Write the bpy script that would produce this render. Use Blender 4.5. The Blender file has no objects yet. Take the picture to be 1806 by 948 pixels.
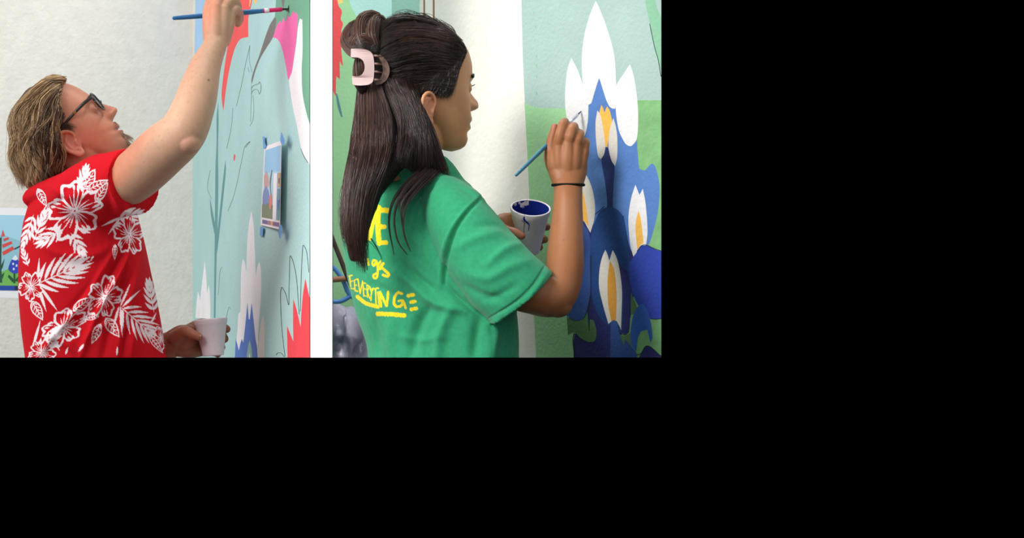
import bpy, bmesh, math, random
import numpy as np
from mathutils import Vector, Matrix
from mathutils.geometry import tessellate_polygon

random.seed(4); RNG = np.random.default_rng(4)
SC = bpy.context.scene
COL = SC.collection

# ------------------------------------------------------------------ camera
F, CX, CY, ZC = 3000.0, 583.0, 630.0, 1.05      # focal length and principal point in photo pixels, eye height
cam_d = bpy.data.cameras.new('camera'); cam = bpy.data.objects.new('camera', cam_d); COL.objects.link(cam)
cam.location = (0, 0, ZC); cam.rotation_euler = (math.pi/2, 0, 0)
cam_d.sensor_fit = 'HORIZONTAL'; cam_d.sensor_width = 36.0; cam_d.lens = F/1806*36.0
cam_d.shift_x = (903-CX)/1806; cam_d.shift_y = (CY-474)/1806
cam_d.clip_start = 0.05
SC.camera = cam

# ------------------------------------------------------------------ world, lamps, exposure
W = bpy.data.worlds.new('daylight'); SC.world = W; W.use_nodes = True
bg = W.node_tree.nodes['Background']
bg.inputs[0].default_value = (0.93, 0.97, 1.0, 1); bg.inputs[1].default_value = 0.52

def area(name, loc, aim, size, power, col=(1, 1, 1)):
    d = bpy.data.lights.new(name, 'AREA'); d.energy = power; d.size = size; d.color = col; d.shape = 'SQUARE'
    o = bpy.data.objects.new(name, d); COL.objects.link(o); o.location = loc
    o.rotation_euler = (Vector(aim)-Vector(loc)).to_track_quat('-Z', 'Y').to_euler()
    return o
area('open_side_daylight', (-4.9, 1.3, 3.7), (-0.2, 4.0, 1.3), 4.0, 205, (1, .97, .94))
rb = area('right_bay_fill', (-1.5, 1.5, 2.7), (.22, 3.2, 1.42), .8, 4.9, (1, .985, .96)); rb.data.spread = math.radians(48)  # added fill with a narrow spread to brighten the right bay
area('front_fill', (0.9, -0.6, 3.2), (0.3, 3.6, 1.4), 1.6, 8, (1, .98, .95))  # added weak fill from the front, no known source
area('back_bay_fill', (0.10, 3.75, 3.1), (0.22, 4.8, 1.5), 0.5, 24, (1, .99, .95))  # added overhead fill to lift the dark rear mural
wash = area('post_wash_fill', (-.017, 1.55, 2.62), (-.017, 3.3, 1.4), .03, .3)  # added narrow light that turns the slim post full white
wash.data.shape = 'RECTANGLE'; wash.data.size = .02; wash.data.size_y = .8; wash.data.spread = math.radians(5)

SC.view_settings.view_transform = 'Standard'; SC.view_settings.look = 'None'
SC.view_settings.gamma = 1.0; SC.view_settings.use_curve_mapping = False
SC.view_settings.exposure = 0.0
SC.cycles.max_bounces = 6

# ------------------------------------------------------------------ helpers: maths
def P(x, y, D):
    return np.array([(x-CX)/F*D, D, ZC+(CY-y)/F*D])
def proj(v):
    return np.stack([CX+v[:, 0]/v[:, 1]*F, CY-(v[:, 2]-ZC)/v[:, 1]*F], 1)
def lin(c):
    c = np.asarray(c, float)/255.0
    return np.where(c <= .04045, c/12.92, ((c+.055)/1.055)**2.4)
def unit(v):
    v = np.asarray(v, float); return v/(np.linalg.norm(v, axis=-1, keepdims=True)+1e-12)
def catmull(pts, sub=6):
    p = np.asarray(pts, float)
    if len(p) < 3: 
        t = np.linspace(0, 1, sub+1)[:, None]; return p[0]*(1-t)+p[1]*t
    e = np.vstack([2*p[0]-p[1], p, 2*p[-1]-p[-2]])
    out = []
    for i in range(1, len(e)-2):
        a, b, c, d = e[i-1], e[i], e[i+1], e[i+2]
        for k in range(sub):
            t = k/sub
            out.append(.5*((2*b)+(-a+c)*t+(2*a-5*b+4*c-d)*t*t+(-a+3*b-3*c+d)*t**3))
    out.append(p[-1])
    return np.array(out)
def resample(path, n):
    path = np.asarray(path, float)
    s = np.r_[0, np.cumsum(np.linalg.norm(np.diff(path, axis=0), axis=1))]
    t = np.linspace(0, s[-1], n)
    return np.stack([np.interp(t, s, path[:, k]) for k in range(path.shape[1])], 1)
def cub(x, tab):
    """smooth interpolation through a table of (x, y), x descending or ascending"""
    t = np.array(sorted(tab), float); xs, ys = t[:, 0], t[:, 1]
    m = np.gradient(ys, xs)
    d = np.diff(ys)/np.diff(xs)
    for i in range(1, len(xs)-1):
        if d[i-1]*d[i] <= 0: m[i] = 0
        else: m[i] = 2*d[i-1]*d[i]/(d[i-1]+d[i])
    x = np.clip(x, xs[0], xs[-1]); i = np.clip(np.searchsorted(xs, x)-1, 0, len(xs)-2)
    h = xs[i+1]-xs[i]; u = (x-xs[i])/h
    return (2*u**3-3*u**2+1)*ys[i]+(u**3-2*u**2+u)*h*m[i]+(-2*u**3+3*u**2)*ys[i+1]+(u**3-u**2)*h*m[i+1]
def smooth_outline(pts, sub=5, corner=62):
    """closed outline: rounded everywhere except at sharp corners"""
    p = np.asarray(pts, float); n = len(p)
    if np.allclose(p[0], p[-1]): p = p[:-1]; n -= 1
    out = []
    def corn(i):
        a = p[i]-p[i-1]; b = p[(i+1) % n]-p[i]
        c = np.dot(a, b)/(np.linalg.norm(a)*np.linalg.norm(b)+1e-9)
        return math.degrees(math.acos(max(-1, min(1, c)))) > corner
    cs = [corn(i) for i in range(n)]
    for i in range(n):
        j = (i+1) % n; ch = p[j]-p[i]
        ti = ch if cs[i] else (p[j]-p[i-1])/2
        tj = ch if cs[j] else (p[(j+1) % n]-p[i])/2
        L = np.linalg.norm(ch)
        for t in (ti, tj):
            q = np.linalg.norm(t)
            if q > L: t *= L/q
        for k in range(sub):
            u = k/sub
            out.append((2*u**3-3*u**2+1)*p[i]+(u**3-2*u**2+u)*ti+(-2*u**3+3*u**2)*p[j]+(u**3-u**2)*tj)
    return np.array(out)
def inside(q, poly):
    x, y = q[:, 0], q[:, 1]; r = np.zeros(len(q), bool); n = len(poly)
    bx = (x >= poly[:, 0].min()) & (x <= poly[:, 0].max()) & (y >= poly[:, 1].min()) & (y <= poly[:, 1].max())
    idx = np.nonzero(bx)[0]
    if len(idx) == 0: return r
    x, y = x[idx], y[idx]; c = np.zeros(len(idx), bool)
    for i in range(n):
        x1, y1 = poly[i]; x2, y2 = poly[i-1]
        if y1 == y2: continue
        k = ((y1 > y) != (y2 > y)) & (x < (x2-x1)*(y-y1)/(y2-y1)+x1)
        c ^= k
    r[idx] = c
    return r
def dist_poly(q, line):
    d = np.full(len(q), 1e9); tt = np.zeros(len(q)); line = np.asarray(line, float)
    seg = np.linalg.norm(np.diff(line, axis=0), axis=1); tot = seg.sum(); acc = 0
    for i in range(len(line)-1):
        a, b = line[i], line[i+1]; ab = b-a
        t = np.clip(((q-a)@ab)/(ab@ab+1e-9), 0, 1)
        e = np.linalg.norm(q-(a+t[:, None]*ab), axis=1)
        k = e < d; d[k] = e[k]; tt[k] = (acc+t[k]*seg[i])/tot
        acc += seg[i]
    return d, tt

# ------------------------------------------------------------------ helpers: materials
MATS = {}
def mat(name, rgb, rough=.6, spec=.3, bump=None, attr=False, noise=None, metal=0.0, alpha=None, sheen=0):
    if name in MATS: return MATS[name]
    m = bpy.data.materials.new(name); MATS[name] = m; m.use_nodes = True
    nt = m.node_tree; b = nt.nodes['Principled BSDF']
    b.inputs['Roughness'].default_value = rough; b.inputs['Specular IOR Level'].default_value = spec
    b.inputs['Metallic'].default_value = metal
    if sheen: b.inputs['Sheen Weight'].default_value = sheen
    c = tuple(lin(rgb))+(1,)
    b.inputs['Base Color'].default_value = c
    src = None
    if attr:
        a = nt.nodes.new('ShaderNodeAttribute'); a.attribute_name = 'Col'; src = a.outputs['Color']
    tc = nt.nodes.new('ShaderNodeTexCoord')
    if noise:                                   # (scale, amount): paint and cloth mottling
        n = nt.nodes.new('ShaderNodeTexNoise'); n.inputs['Scale'].default_value = noise[0]
        n.inputs['Detail'].default_value = 5; nt.links.new(tc.outputs['Object'], n.inputs['Vector'])
        mr = nt.nodes.new('ShaderNodeMapRange'); mr.inputs['From Min'].default_value = .3; mr.inputs['From Max'].default_value = .7
        mr.inputs['To Min'].default_value = 1-noise[1]; mr.inputs['To Max'].default_value = 1+noise[1]*.6
        nt.links.new(n.outputs['Fac'], mr.inputs['Value'])
        mx = nt.nodes.new('ShaderNodeVectorMath'); mx.operation = 'SCALE'
        if src is not None: nt.links.new(src, mx.inputs[0])
        else: mx.inputs[0].default_value = c[:3]
        nt.links.new(mr.outputs['Result'], mx.inputs['Scale']); src = mx.outputs['Vector']
    if src is not None: nt.links.new(src, b.inputs['Base Color'])
    if bump:                                    # (scale, strength, distance)
        n2 = nt.nodes.new('ShaderNodeTexNoise'); n2.inputs['Scale'].default_value = bump[0]; n2.inputs['Detail'].default_value = 6
        nt.links.new(tc.outputs['Object'], n2.inputs['Vector'])
        bp = nt.nodes.new('ShaderNodeBump'); bp.inputs['Strength'].default_value = bump[1]; bp.inputs['Distance'].default_value = bump[2]
        nt.links.new(n2.outputs['Fac'], bp.inputs['Height']); nt.links.new(bp.outputs['Normal'], b.inputs['Normal'])
    if alpha is not None:
        b.inputs['Alpha'].default_value = alpha
    return m

# ------------------------------------------------------------------ helpers: objects
def tag(o, label=None, cat=None, group=None, kind=None):
    if label: o['label'] = label
    if cat: o['category'] = cat
    if group: o['group'] = group
    if kind: o['kind'] = kind
    return o
def empty(name, loc, label=None, cat=None, group=None):
    o = bpy.data.objects.new(name, None); COL.objects.link(o); o.location = loc; o.empty_display_size = .05
    return tag(o, label, cat, group)
def make(name, v, f, m, parent=None, smooth=True, col=None):
    v = np.asarray(v, float)
    if parent is not None:
        off = np.array(parent.location)
        if parent.parent is not None: off = off+np.array(parent.parent.location)
        v = v-off
    me = bpy.data.meshes.new(name)
    if isinstance(f, np.ndarray):
        k = f.shape[1]
        me.vertices.add(len(v)); me.vertices.foreach_set('co', v.astype(np.float32).ravel())
        me.loops.add(f.size); me.loops.foreach_set('vertex_index', f.astype(np.int32).ravel())
        me.polygons.add(len(f)); me.polygons.foreach_set('loop_start', np.arange(0, f.size, k, dtype=np.int32))
        me.update(calc_edges=True); me.validate()
    else:
        me.from_pydata([tuple(p) for p in v], [], [tuple(q) for q in f]); me.update()
    me.polygons.foreach_set('use_smooth', np.full(len(me.polygons), smooth))
    if col is not None:
        a = me.attributes.new('Col', 'FLOAT_COLOR', 'POINT')
        c = np.ones((len(v), 4), np.float32); c[:, :3] = col; a.data.foreach_set('color', c.ravel())
    me.materials.append(m)
    o = bpy.data.objects.new(name, me); COL.objects.link(o)
    if parent is not None: o.parent = parent
    return o
def join(parts):
    V, Fc, n = [], [], 0
    for v, f in parts:
        V.append(np.asarray(v, float)); Fc += [tuple(i+n for i in q) for q in f]; n += len(v)
    return np.vstack(V), Fc
def box(lo, hi):
    x0, y0, z0 = lo; x1, y1, z1 = hi
    v = [(x0, y0, z0), (x1, y0, z0), (x1, y1, z0), (x0, y1, z0), (x0, y0, z1), (x1, y0, z1), (x1, y1, z1), (x0, y1, z1)]
    return np.array(v), [(0, 3, 2, 1), (4, 5, 6, 7), (0, 1, 5, 4), (1, 2, 6, 5), (2, 3, 7, 6), (3, 0, 4, 7)]
def tube(pts, r, rd=None, n=32, sub=5, ref=(0, 1, 0), caps=True, capk=(1, 1), expo=2.0):
    """closed tube through pts; r across (seen from the camera), rd along ref; round ends"""
    pts = np.asarray(pts, float); r = np.broadcast_to(np.asarray(r, float), (len(pts),))
    rd = r if rd is None else np.broadcast_to(np.asarray(rd, float), (len(pts),))
    q = catmull(np.column_stack([pts, r, rd]), sub)
    c, r, rd = q[:, :3], q[:, 3], q[:, 4]
    t = unit(np.gradient(c, axis=0)); ref = np.asarray(ref, float)
    s = unit(np.cross(t, ref)); d = np.cross(s, t)
    if caps:
        def cap(i, sg, k):
            L = []
            for a in (72, 50, 25):
                x = math.radians(a); L.append((c[i]+sg*t[i]*min(r[i], rd[i])*k*math.sin(x), r[i]*math.cos(x), rd[i]*math.cos(x), s[i], d[i]))
            return L
        a = cap(0, -1, capk[0]); b = cap(-1, 1, capk[1])[::-1]
        C = np.array([x[0] for x in a]+list(c)+[x[0] for x in b]); R = np.array([x[1] for x in a]+list(r)+[x[1] for x in b])
        RD = np.array([x[2] for x in a]+list(rd)+[x[2] for x in b])
        S = np.array([x[3] for x in a]+list(s)+[x[3] for x in b]); Dd = np.array([x[4] for x in a]+list(d)+[x[4] for x in b])
        e0 = c[0]-t[0]*min(r[0], rd[0])*capk[0]; e1 = c[-1]+t[-1]*min(r[-1], rd[-1])*capk[1]
    else:
        C, R, RD, S, Dd = c, r, rd, s, d; e0, e1 = c[0], c[-1]
    th = np.linspace(0, 2*math.pi, n, endpoint=False); ct, st = np.cos(th), np.sin(th)
    if expo != 2.0:
        ct = np.sign(ct)*np.abs(ct)**(2/expo); st = np.sign(st)*np.abs(st)**(2/expo)
    V = C[:, None]+S[:, None]*(R[:, None]*ct)[..., None]+Dd[:, None]*(RD[:, None]*st)[..., None]
    m = len(C); V = V.reshape(-1, 3); f = []
    for i in range(m-1):
        for k in range(n):
            f.append((i*n+k, i*n+(k+1) % n, (i+1)*n+(k+1) % n, (i+1)*n+k))
    V = np.vstack([V, e0, e1]); a, b = m*n, m*n+1
    for k in range(n):
        f.append((a, (k+1) % n, k)); f.append((b, (m-1)*n+k, (m-1)*n+(k+1) % n))
    return V, f
def ptube(pp, r, rd=None, **kw):
    """tube given as (px, py, D) points with radii in photo pixels; rd in metres"""
    pts = [P(*p) for p in pp]
    rr = np.broadcast_to(np.asarray(r, float), (len(pp),))*np.array([p[2] for p in pp])/F
    return tube(pts, rr, rr if rd is None else rd, **kw)
def ellipsoid(c, rx, ry, rz, n=24, m=14, R=None):
    v, f = [], []
    for i in range(m+1):
        a = math.pi*i/m
        for k in range(n):
            b = 2*math.pi*k/n; v.append((rx*math.sin(a)*math.cos(b), ry*math.sin(a)*math.sin(b), rz*math.cos(a)))
    for i in range(m):
        for k in range(n): f.append((i*n+k, (i+1)*n+k, (i+1)*n+(k+1) % n, i*n+(k+1) % n))
    v = np.array(v)
    if R is not None: v = v@np.asarray(R).T
    return v+np.asarray(c), f
def pell(x, y, D, rx, ry, rd, **k):
    s = D/F; return ellipsoid(P(x, y, D), rx*s, rd, ry*s, **k)
def remesh(parts, voxel):
    v, f = join(parts)
    me = bpy.data.meshes.new('tmp'); me.from_pydata([tuple(p) for p in v], [], f); me.update()
    o = bpy.data.objects.new('tmp', me); COL.objects.link(o)
    md = o.modifiers.new('r', 'REMESH'); md.mode = 'VOXEL'; md.voxel_size = voxel
    dg = bpy.context.evaluated_depsgraph_get(); e = o.evaluated_get(dg); m2 = e.to_mesh()
    nv = np.empty(len(m2.vertices)*3, np.float32); m2.vertices.foreach_get('co', nv)
    nf = np.empty(len(m2.loops), np.int32); m2.loops.foreach_get('vertex_index', nf)
    e.to_mesh_clear(); bpy.data.objects.remove(o); bpy.data.meshes.remove(me)
    return nv.reshape(-1, 3).astype(float), nf.reshape(-1, 4)
def edges_of(f):
    e = np.vstack([f[:, [0, 1]], f[:, [1, 2]], f[:, [2, 3]], f[:, [3, 0]]]); e.sort(axis=1)
    return np.unique(e, axis=0)
def relax(v, f, it, fac=.5, w=None):
    e = edges_of(f); n = len(v); deg = np.bincount(e.ravel(), minlength=n).astype(float)[:, None]
    for k in range(it):
        s = np.stack([np.bincount(e[:, 0], v[e[:, 1], j], n)+np.bincount(e[:, 1], v[e[:, 0], j], n) for j in range(3)], 1)/deg
        fk = fac if k % 2 == 0 else -fac*1.04          # Taubin: no shrinking
        d = (s-v)*fk
        v = v+(d if w is None else d*w[:, None])
    return v
def normals(v, f):
    a = np.cross(v[f[:, 2]]-v[f[:, 0]], v[f[:, 3]]-v[f[:, 1]]); n = np.zeros_like(v)
    for k in range(4):
        for j in range(3): n[:, j] += np.bincount(f[:, k], a[:, j], len(v))
    return unit(n)
def split_faces(v, f, mask):
    """cut the chosen quads in four (midpoints on the edges, so nothing opens)"""
    fs = f[mask]; e = edges_of(fs); n = len(v)
    key = e[:, 0].astype(np.int64)*n+e[:, 1]
    def mid(a, b):
        lo, hi = np.minimum(a, b), np.maximum(a, b)
        return n+np.searchsorted(key, lo.astype(np.int64)*n+hi)
    vm = (v[e[:, 0]]+v[e[:, 1]])/2; vc = v[fs].mean(1); c = n+len(e)+np.arange(len(fs))
    m = [mid(fs[:, k], fs[:, (k+1) % 4]) for k in range(4)]
    out = [np.stack([fs[:, k], m[k], c, m[k-1]], 1) for k in range(4)]
    return np.vstack([v, vm, vc]), np.vstack([f[~mask]]+out)
def folds(v, f, lst, side=None):
    """ridges (+) and creases (-) along lines on the cloth: (line, height in m, width in px)"""
    n = normals(v, f); q = proj(v); face = np.clip(-n[:, 1]*1.6+.2, 0, 1); d = np.zeros(len(v))
    for line, amp, wd in lst:
        L = catmull(np.array(line, float), 5); dd, t = dist_poly(q, L)
        d += amp*np.exp(-(dd/wd)**2)*np.sin(np.pi*np.clip(t*.94+.03, 0, 1))**.6
    return v+n*(d*face)[:, None]
def noise3(v, scale, seed=0, oct=3):
    r = np.random.default_rng(seed); o = np.zeros(len(v)); a = 1
    for k in range(oct):
        for j in range(4):
            w = r.normal(size=3)*scale; o += a*np.sin(v@w+r.uniform(0, 6.28))/4
        scale *= 2; a *= .5
    return o

class Over:
    """nearest-surface table of a set of points, so that hair can be laid on top of what it covers"""
    def __init__(s, v, cell=5.0):
        q = proj(v); s.c = cell; i = np.round(q/cell).astype(int); s.o = i.min(0)-2; i = i-s.o; sh = i.max(0)+3
        g = np.full(sh, 9e9); np.minimum.at(g, (i[:, 0], i[:, 1]), v[:, 1]); h = g.copy()
        for a in (-1, 0, 1):
            for b in (-1, 0, 1): h = np.minimum(h, np.roll(np.roll(g, a, 0), b, 1))
        s.g = h
    def __call__(s, p, eps=.003):
        S, K, _ = p.shape; f = p.reshape(-1, 3); i = np.round(proj(f)/s.c).astype(int)-s.o
        i = np.clip(i, 0, np.array(s.g.shape)-1); lim = (s.g[i[:, 0], i[:, 1]]-eps).reshape(S, K); y0 = p[:, :, 1].copy()
        y = np.minimum(y0, np.where(lim > 8, y0, lim)-RNG.uniform(0, .005, (S, 1)))
        for _ in range(3): y[:, 1:-1] = np.minimum(y[:, 1:-1], .25*y[:, :-2]+.5*y[:, 1:-1]+.25*y[:, 2:])
        k = (y/y0)[:, :, None]; cam = np.array([0, 0, ZC]); return cam+(p-cam)*k
# hair: many thin three-sided strands between guide lines
def strand_mesh(paths, r0, r1=.15):
    S, K, _ = paths.shape
    t = unit(np.gradient(paths, axis=1)); ref = unit(RNG.normal(size=(S, 1, 3)))
    s = unit(np.cross(t, ref)); d = np.cross(s, t)
    u = np.linspace(0, 1, K)[None, :, None]; rr = np.asarray(r0).reshape(-1, 1, 1)*(1-(1-r1)*u**2)
    V = np.stack([paths+rr*(s*math.cos(a)+d*math.sin(a)) for a in (0, 2.094, 4.189)], 2)   # S K 3 3
    base = (np.arange(S)[:, None]*K+np.arange(K-1)[None])*3
    fs = []
    for k in range(3):
        j = (k+1) % 3; fs.append(np.stack([base+k, base+j, base+3+j, base+3+k], -1).reshape(-1, 4))
    return V.reshape(-1, 3), np.vstack(fs)
def sheet(guides, n, K=16, jit=.004, wave=.0, lift=.004, clump=0, cw=.005, cs=.72):
    """n strands laid between neighbouring guides (each a list of 3-D points)"""
    G = np.array([resample(catmull(g, 6), K) for g in guides]); g = RNG.uniform(0, len(G)-1, n)
    i = np.minimum(g.astype(int), len(G)-2); u = (g-i)[:, None, None]
    p = G[i]*(1-u)+G[i+1]*u
    tt = np.linspace(0, 1, K)[None, :, None]
    if clump:                                   # strands gather into locks that wave together
        cg = np.sort(RNG.uniform(0, len(G)-1, clump)); ci = np.minimum(cg.astype(int), len(G)-2); cu = (cg-ci)[:, None, None]
        cp = G[ci]*(1-cu)+G[ci+1]*cu
        cp = cp+cw*np.sin(RNG.uniform(0, 6.28, (clump, 1, 3))+RNG.uniform(.8, 2.2, (clump, 1, 3))*tt*6.28)*np.minimum(1, tt*2.5)
        k = np.argmin(np.abs(g[:, None]-cg[None]+RNG.normal(size=(n, clump))*.12), 1)
        p = p+(cp[k]-p)*(cs*np.minimum(1, tt*2.2))
    off = RNG.normal(size=(n, 1, 3))*jit*.6+RNG.normal(size=(n, 1, 3))*jit*tt
    ph = RNG.uniform(0, 6.28, (n, 1, 3)); fr = RNG.uniform(1.0, 2.6, (n, 1, 3))
    p = p+off+wave*np.sin(ph+fr*tt*6.28)*np.minimum(1, tt*3)
    p[:, :, 1] -= np.abs(RNG.normal(size=(n, 1)))*lift
    # strands end at different lengths
    cut = RNG.uniform(.86, 1.0, n); q = np.empty_like(p)
    for k in range(K):
        x = k*cut; a = np.minimum(x.astype(int), K-2); b = (x-a)[:, None]; ar = np.arange(n)
        q[:, k] = p[ar, a]*(1-b)+p[ar, a+1]*b
    return q
def bundle(path, rad, n, K=18, twist=1.0):
    c = resample(catmull(path, 6), K); t = unit(np.gradient(c, axis=0)); s = unit(np.cross(t, (0, 1, 0.01))); d = np.cross(s, t)
    rr = np.interp(np.linspace(0, 1, K), np.linspace(0, 1, len(np.atleast_1d(rad))), np.atleast_1d(rad))
    a = RNG.uniform(0, 6.28, n)[:, None]+np.linspace(0, twist, K)[None]; q = np.sqrt(RNG.uniform(.55, 1, n))[:, None]*rr[None]
    return c[None]+s[None]*(q*np.cos(a))[..., None]+d[None]*(q*np.sin(a))[..., None]
def hair_obj(name, groups, m, parent, c0, c1, rad=.0006):
    Vs, Fs, Cs, n = [], [], [], 0
    for p in groups:
        S, K, _ = p.shape; v, f = strand_mesh(p, RNG.uniform(.7, 1.4, S)*rad)
        k = RNG.beta(1.6, 2.2, S)[:, None]; c = lin(c0)[None]*(1-k)+lin(c1)[None]*k
        Vs.append(v); Fs.append(f+n); n += len(v); Cs.append(np.repeat(c, K*3, axis=0))
    return make(name, np.vstack(Vs), np.vstack(Fs), m, parent, True, np.vstack(Cs))
def ellD(xc, yc, rx, ry, Dc, rd, far=False):
    def fn(x, y):
        k = 1-((x-xc)/rx)**2-((y-yc)/ry)**2
        return Dc-(-1 if far else 1)*rd*math.sqrt(max(k, 0.0))
    return fn
def lift(line, fn):
    return [P(x, y, fn(x, y)) for x, y in catmull(np.array(line, float), 4)]

# ------------------------------------------------------------------ walls and painted shapes
class Wall:
    def __init__(s, name, a, b, m, z0=0.0, z1=2.6, thick=.10, tint=None):
        """front face from plan point a to b (x, y), turned to the camera"""
        a, b = np.array(a, float), np.array(b, float); d = unit(b-a); n = np.array([d[1], -d[0]])
        if np.dot(n, -a) < 0: n = -n
        s.a = np.array([a[0], a[1], 0]); s.n = np.array([n[0], n[1], 0])
        c = [a, b, b-n*thick, a-n*thick]
        v = [(p[0], p[1], z) for z in (z0, z1) for p in c]
        f = [(0, 3, 2, 1), (4, 5, 6, 7), (0, 1, 5, 4), (1, 2, 6, 5), (2, 3, 7, 6), (3, 0, 4, 7)]
        s.o = make(name, v, f, m, None, False); tag(s.o, kind='structure')
    def hit(s, x, y, off=0.0):
        cam = np.array([0, 0, ZC]); d = np.array([(x-CX)/F, 1, (CY-y)/F])
        return cam+d*(np.dot(s.n, s.a+s.n*off-cam)/np.dot(s.n, d))
    def flat(s, name, pts, m, layer=1, sm=True, parent=None, label=None, corner=62):
        q = smooth_outline(pts, 5, corner) if sm else np.array(pts, float)
        e = .00007*layer; top = np.array([s.hit(x, y)+s.n*e for x, y in q]); n = len(q)
        tri = tessellate_polygon([[Vector((p[0], p[1], 0)) for p in q]])
        bot = top-s.n*(e-.00001); f = []
        for t in tri:
            a, b, c = t
            nn = np.cross(top[b]-top[a], top[c]-top[a])
            f.append((a, b, c) if np.dot(nn, s.n) > 0 else (a, c, b))
        f += [(i, (i+1) % n, n+(i+1) % n, n+i) for i in range(n)]
        o = make(name, np.vstack([top, bot]), f, m, parent or s.o, False)
        if label: o['label'] = label
        return o
    def line(s, name, pts, m, w=.8, layer=9):
        q = catmull(np.array(pts, float), 5); t = unit(np.gradient(q, axis=0)); nn = np.stack([-t[:, 1], t[:, 0]], 1)*w/2
        return s.flat(name, np.vstack([q+nn, (q-nn)[::-1]]), m, layer, False)

# ------------------------------------------------------------------ the setting
STUC = (95, .55, .003)
m_cream = mat('cream_stucco', (232, 228, 220), .85, .15, (70, .8, .004), noise=(26, .05))
m_white = mat('white_wall', (244, 238, 230), .8, .15, (60, .4, .003), noise=(18, .02))
m_teal = mat('teal_wall_paint', (178, 215, 214), .75, .2, (120, .5, .003), noise=(8, .04))
m_black = mat('blank_black', (0, 0, 0), 1.0, 0.0)
m_pillar = mat('blank_white', (255, 255, 255), .9, .1)
m_floor = mat('grey_concrete', (120, 118, 115), .8, .2, (30, .3, .003), noise=(5, .15))
fl, ff = box((-3.2, -.5, -.1), (3.2, 6.2, 0)); floor = tag(make('floor', fl, ff, m_floor, None, False), kind='structure')

A_L, B_L = (-.421, 5.2), (-.0396, 3.45)
wall_back = Wall('wall_back', (-2.3, 5.2), (-.4202, 5.2), m_cream)
wall_mid = Wall('wall_middle', A_L, B_L, m_teal, thick=.03)
A_R, B_R = (.1930, 3.69), (.6060, 3.075)
wall_right = Wall('wall_right', A_R, B_R, m_white, thick=.08)
wall_rear = Wall('wall_rear', (-.31, 4.8), (.62, 4.8), mat('green_wall_paint', (166, 214, 164), .8, .2, (90, .4, .003), noise=(7, .06)))
# low wall, side wall and post stand in for blank black and white areas
v, f = box((-1.2, 2.46, 0), (1.6, 2.56, ZC)); tag(make('wall_front_standin', v, f, m_black, None, False), kind='structure')
v, f = box(((1166.3-CX)/F*3.08, 3.0, 0), (1.75, 3.08, 2.6)); tag(make('wall_side_standin', v, f, m_black, None, False), kind='structure')
xa, xb = (547.6-CX)/F*3.3, (586-CX)/F*3.3
v, f = box((xa, 3.3, 0), (xb, 3.36, 2.6)); post = tag(make('trim_1', v, f, m_pillar, None, False), kind='structure')
m_edge = mat('dark_edge_bead', (40, 42, 46), .8, .1)
for k, (a, b) in enumerate(((xa-.0014, xa), (xb, xb+.0014))):
    v, f = box((a, 3.3, 0), (b, 3.34, 2.6)); tag(make('trim_%d' % (k+2), v, f, m_edge, None, False), kind='structure')
# corner strips at the far end of the white wall
m_strip = mat('brown_corner_strip', (150, 112, 90), .7, .2)
for k, (x0, x1) in enumerate(((747, 749.5), (763.5, 766.5))):
    wall_right.flat('corner_strip', [(x0-.5, -260), (x1-.5, -260), (x1+2.5, 1050), (x0+2.5, 1050)], m_strip, 8, False)

def pm(name, rgb, **k):
    return mat('paint_'+name, rgb, .72, .22, (130, .55, .0025), noise=k.get('noise', (9, .06)))
c_white = pm('white', (246, 243, 247)); c_red = pm('red', (250, 92, 92)); c_red2 = pm('coral_red', (240, 72, 84))
c_green = pm('sage_green', (112, 166, 140)); c_pink = pm('pink', (246, 110, 176)); c_gray = pm('grey', (122, 116, 114))
c_sky = pm('sky_blue', (170, 210, 246)); c_stem = pm('stem_teal', (104, 158, 158)); c_blue = pm('blue', (88, 124, 204))
c_cream = pm('cream', (226, 222, 214)); c_yel = pm('yellow', (250, 205, 120)); c_pencil = mat('pencil_line', (120, 146, 148), .9, .1)
c_ink = mat('dark_line', (46, 56, 62), .9, .1)
w = wall_mid
# paint edge against the bare wall: a ragged sky-blue and cream margin
w.flat('painted_margin', [(336, -10), (345, -10), (343, 100), (341, 220), (338, 330), (336, 420), (334, 500), (332, 560), (331, 640), (325, 640), (325, -10)], m_cream, 2)
w.flat('painted_sky_strip', [(347, -200), (364, -200), (361, -10), (359, 60), (350, 110), (343, 135), (344, 60)], c_sky, 2)
w.flat('painted_hill', [(494, -160), (552, -160), (552, 250), (540, 215), (526, 150), (518, 90), (508, 60), (494, 52), (482.5, 60), (484, 38), (486, 14)], c_green, 1)
w.flat('painted_red_petal', [(362, -10), (381, -10), (378, 6), (368, 9), (363, 12)], c_red, 2)
w.flat('painted_red_petal', [(418, -90), (452, -90), (446, -10), (441, 20), (438, 32), (438, 65), (424, 69), (414, 86), (405, 120), (399, 155), (394, 196), (391, 172), (391.5, 155), (396, 118), (401, 84), (407, 50)], c_red, 2)
w.flat('painted_yellow_petal', [(449, -10), (455, -10), (452, 6), (449.5, 7), (447.5, 1)], c_yel, 2)
w.flat('painted_yellow_petal', [(441, -10), (445, -10), (441, 10), (439.5, 13)], c_yel, 3)
w.flat('painted_stem', [(484.6, 30), (487.5, 34), (482, 64), (470, 84), (459, 103), (451, 123), (444, 149), (443.8, 138), (450, 117), (457, 99), (467, 68), (476, 44)], c_gray, 3)
w.flat('painted_stem', [(496, -10), (502.5, -10), (501.5, 6), (499.5, 15), (497.5, 8)], c_gray, 3)
w.flat('painted_pink_brush', [(481.5, 66), (486, 52), (490, 42), (494, 37), (495.5, 41), (497, 40), (499.5, 30.5), (502, 38), (504, 37), (508, 27), (510.5, 31), (513, 28), (517, 19), (519, 24.5), (522, 22), (525.5, 28), (524.5, 44), (522, 74), (518.5, 101), (515, 127), (510.5, 141), (508, 139), (505, 120), (499, 91), (494, 76), (488, 68)], c_pink, 3)
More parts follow.
